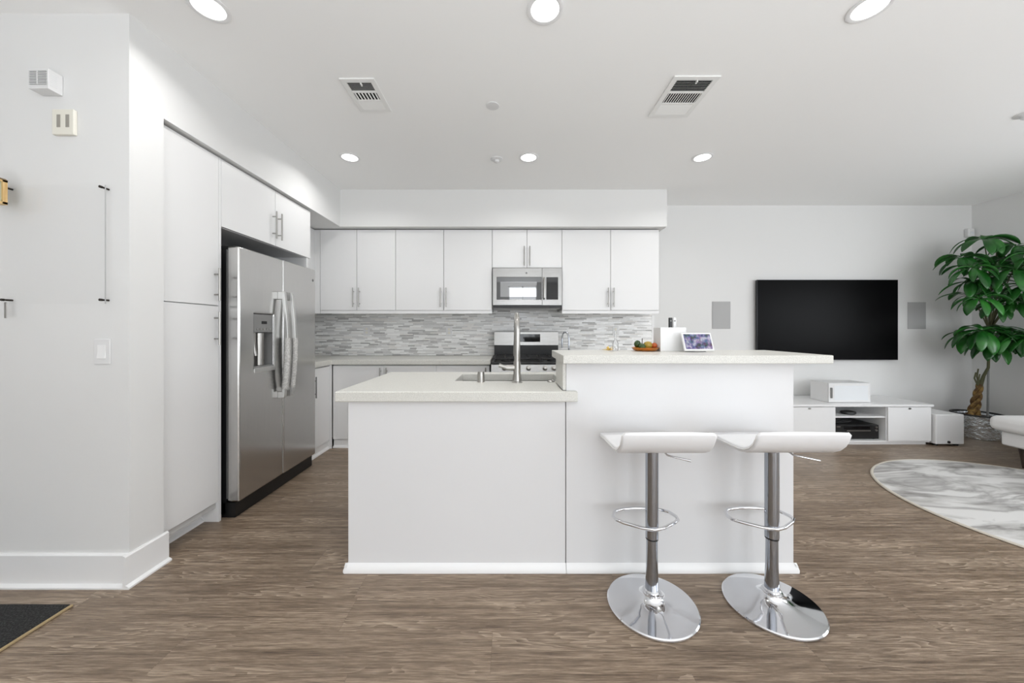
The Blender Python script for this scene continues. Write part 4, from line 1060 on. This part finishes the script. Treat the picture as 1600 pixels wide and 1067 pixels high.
# acrylic board on standoffs
t = thing('acrylic_board', 'large clear acrylic board on dark standoff screws on the plain wall', 'board', (-2.15, YN, 1.34))
xa, xb, z0, z1 = -2.40, -1.905, 1.345, 1.905
obj('panel', MB().box(xa, xb, YN - 0.028, YN - 0.024, z0, z1, 0.001, 1), M['board'], t)
obj('edge', MB().box(xb, xb + 0.0015, YN - 0.028, YN - 0.024, z0, z1), M['grille'], t)
for xx, zz in ((xb - 0.012, z1 - 0.012), (xb - 0.012, z0 + 0.018), (xa + 0.022, z0 + 0.018), (xa + 0.022, z1 - 0.012)):
    obj('standoff', MB().cyl((xx, YN - 0.0005, zz), (xx, YN - 0.023, zz), 0.0045, n=16).cyl((xx, YN - 0.0285, zz), (xx, YN - 0.039, zz), 0.006, n=16), mat('standoff_dark', rgb(58, 54, 50), 0.35, 0.8), t)
# little wooden house lantern hung at the board's corner
yh, yk = 1.585, 1.64
hx1 = X(12, yk); hx0 = hx1 - 0.075; hz0, hz1 = Z(320, yk), Z(283, yk)
t = thing('wooden_lantern', 'little pale wooden house lantern hung at the edge of the clear board', 'ornament', ((hx0 + hx1) / 2, yk, hz0))
fr = MB()
for xx in (hx0, hx1 - 0.010):
    for yy in (yh, yk - 0.016): fr.box(xx, xx + 0.010, yy, yy + 0.016, hz0, hz1)
fr.box(hx0, hx1, yh, yk, hz0 - 0.002, hz0 + 0.010).box(hx0, hx1, yh, yk, hz1 - 0.008, hz1 + 0.001)
obj('frame', fr, M['light_wood'], t)
obj('panel', MB().box(hx0 + 0.006, hx1 - 0.006, yh + 0.006, yk - 0.006, hz0 + 0.01, hz1 - 0.008), mat('sage_panel', rgb(176, 178, 152), 0.6), t)
obj('roof', MB().prism([(hx0 - 0.004, hz1), (hx1 + 0.002, hz1), (hx1 - 0.012, hz1 + 0.010), (hx0 + 0.012, hz1 + 0.010)], 1, yh - 0.004, yk + 0.002), mat('roof_brown', rgb(120, 98, 64), 0.6), t)
# tag hanging from lower standoff
tx = X(4.5, 1.655)
t = thing('hanging_key', 'thin grey key hanging from the lower board screw', 'key', (tx, 1.655, 1.30))
obj('shaft', MB().box(tx - 0.006, tx + 0.006, 1.662, 1.666, Z(497, 1.66), 1.352, 0.002), M['nickel'], t)

# ================================================================ CEILING THINGS
def downlight(x, y, label):
    t = thing('downlight', label, 'ceiling light', (x, y, H), 'recessed ceiling downlights')
    obj('trim_ring', MB().lathe([(0.066, 0.0), (0.084, 0.0), (0.086, -0.004), (0.078, -0.007), (0.066, -0.005), (0.066, 0.0)], (x, y, H - 0.0005), 48), M['trim'], t)
    obj('lens', MB().lathe([(0, -0.003), (0.066, -0.003), (0.0655, -0.001), (0, -0.001)], (x, y, H - 0.0005), 48), M['lamp'], t)
    l = bpy.data.lights.new('downlight_lamp', 'AREA'); l.shape = 'DISK'; l.size = 0.13; l.energy = 4.2; l.color = (1, 0.99, 0.975); l.spread = R(150)
    o = bpy.data.objects.new('downlight_lamp', l); COL.objects.link(o); o.parent = t; o.location = (0, 0, -0.012)
for x, y, lab in ((-1.41, 1.665, 'lit round downlight in the ceiling nearest the plain wall and pantry'), (0.168, 1.675, 'lit round downlight in the ceiling above the island front, between two others'),
                  (1.69, 1.665, 'lit round downlight in the ceiling above the outer end of the bar'), (-1.397, 3.11, 'lit round downlight in the ceiling in front of the refrigerator cabinet'),
                  (0.168, 3.11, 'lit round downlight in the ceiling in front of the range, beside the smoke detector'), (1.69, 3.11, 'lit round downlight in the ceiling beyond the bar, near the end of the soffit')):
    downlight(x, y, lab)

def vent(x0, x1, y0, y1, label, dark, n_long):
    t = thing('ceiling_vent', label, 'vent', ((x0 + x1) / 2, (y0 + y1) / 2, H), 'ceiling air vents')
    e = 0.032; L3 = (y1 - y0 - 2 * e) / 3
    z = H - 0.0005
    ys_ = [y0, y0 + e, y0 + e + L3 - 0.008, y0 + e + L3 + 0.008, y0 + e + 2 * L3 - 0.008, y0 + e + 2 * L3 + 0.008, y1 - e, y1]
    holes = [(ys_[1], ys_[2]), (ys_[3], ys_[4]), (ys_[5], ys_[6])]
    obj('frame', MB().cells([x0, x0 + e, x1 - e, x1], ys_, z - 0.008, z, lambda x, y: not (x0 + e < x < x1 - e and any(a < y < b for a, b in holes))), M['vent_metal'], t, bevel=0.002)
    obj('duct_shade', MB().box(x0 + e, x1 - e, y0 + e, y1 - e, z - 0.0015, z - 0.0005), M['dark'], t, label='flat black plate coloured as the shaded opening')  # flat plate; shade of the opening is put into its black colour
    s = MB()
    a, b_ = holes[0]
    n = 7
    for k in range(n):       # louvers across (along x), tilted
        yy = a + (k + 0.5) * (b_ - a) / n
        s.prism([(yy - 0.0045, z - 0.0075), (yy - 0.0035, z - 0.0078), (yy + 0.0025, z - 0.0025), (yy + 0.0015, z - 0.002)], 0, x0 + e, x1 - e)
    a, b_ = holes[1]
    n = n_long
    for k in range(n):       # louvers along y
        xx = x0 + e + (k + 0.5) * (x1 - x0 - 2 * e) / n
        s.prism([(xx - dark, z - 0.0078), (xx - dark + 0.001, z - 0.008), (xx + dark, z - 0.0025), (xx + dark - 0.001, z - 0.002)], 1, a, b_)
    a, b_ = holes[2]
    for k in range(9):
        yy = a + (k + 0.5) * (b_ - a) / 9
        s.prism([(yy - 0.006, z - 0.0025), (yy - 0.005, z - 0.002), (yy + 0.0065, z - 0.0075), (yy + 0.0055, z - 0.008)], 0, x0 + e, x1 - e)
    obj('louver', s, M['vent_metal'], t)
    obj('damper_lever', MB().box((x0 + x1) / 2 + 0.01, (x0 + x1) / 2 + 0.016, holes[0][0] - 0.004, holes[0][0] + 0.02, z - 0.018, z - 0.006), M['vent_metal'], t)
vent(-1.025, -0.812, 2.13, 2.455, 'white ceiling vent with black slots, nearer the pantry side', 0.0036, 7)
vent(0.98, 1.26, 2.11, 2.51, 'white ceiling vent with grey slots, above the breakfast bar', 0.0052, 14)
tag(obj('sprinkler_cover', MB().lathe([(0, 0), (0.044, 0), (0.044, -0.004), (0.040, -0.006), (0, -0.006)], (-0.113, 2.395, H - 0.0005), 40), M['white_plastic'], loc=(-0.113, 2.395, H)),
    'flat white round sprinkler cover in the ceiling between the two vents', 'sprinkler cover', 'ceiling sprinkler fittings')
def sprinkler(x, y, name, label, cat, g=None):
    t = thing(name, label, cat, (x, y, H), g)
    obj('flange', MB().lathe([(0, 0), (0.055, 0), (0.055, -0.005), (0.042, -0.012), (0, -0.012)], (x, y, H - 0.0005), 40), M['white_plastic'], t)
    obj('head', MB().lathe([(0.022, -0.011), (0.022, -0.03), (0.012, -0.036), (0, -0.036)], (x, y, H - 0.0005), 28), M['white_plastic'], t)
sprinkler(-0.113, 3.14, 'smoke_detector', 'small white round detector on the ceiling beside the middle far downlight', 'detector')
sprinkler(3.62, 2.49, 'ceiling_sprinkler', 'small white ceiling fitting above the round rug in the living area', 'sprinkler', 'ceiling sprinkler fittings')
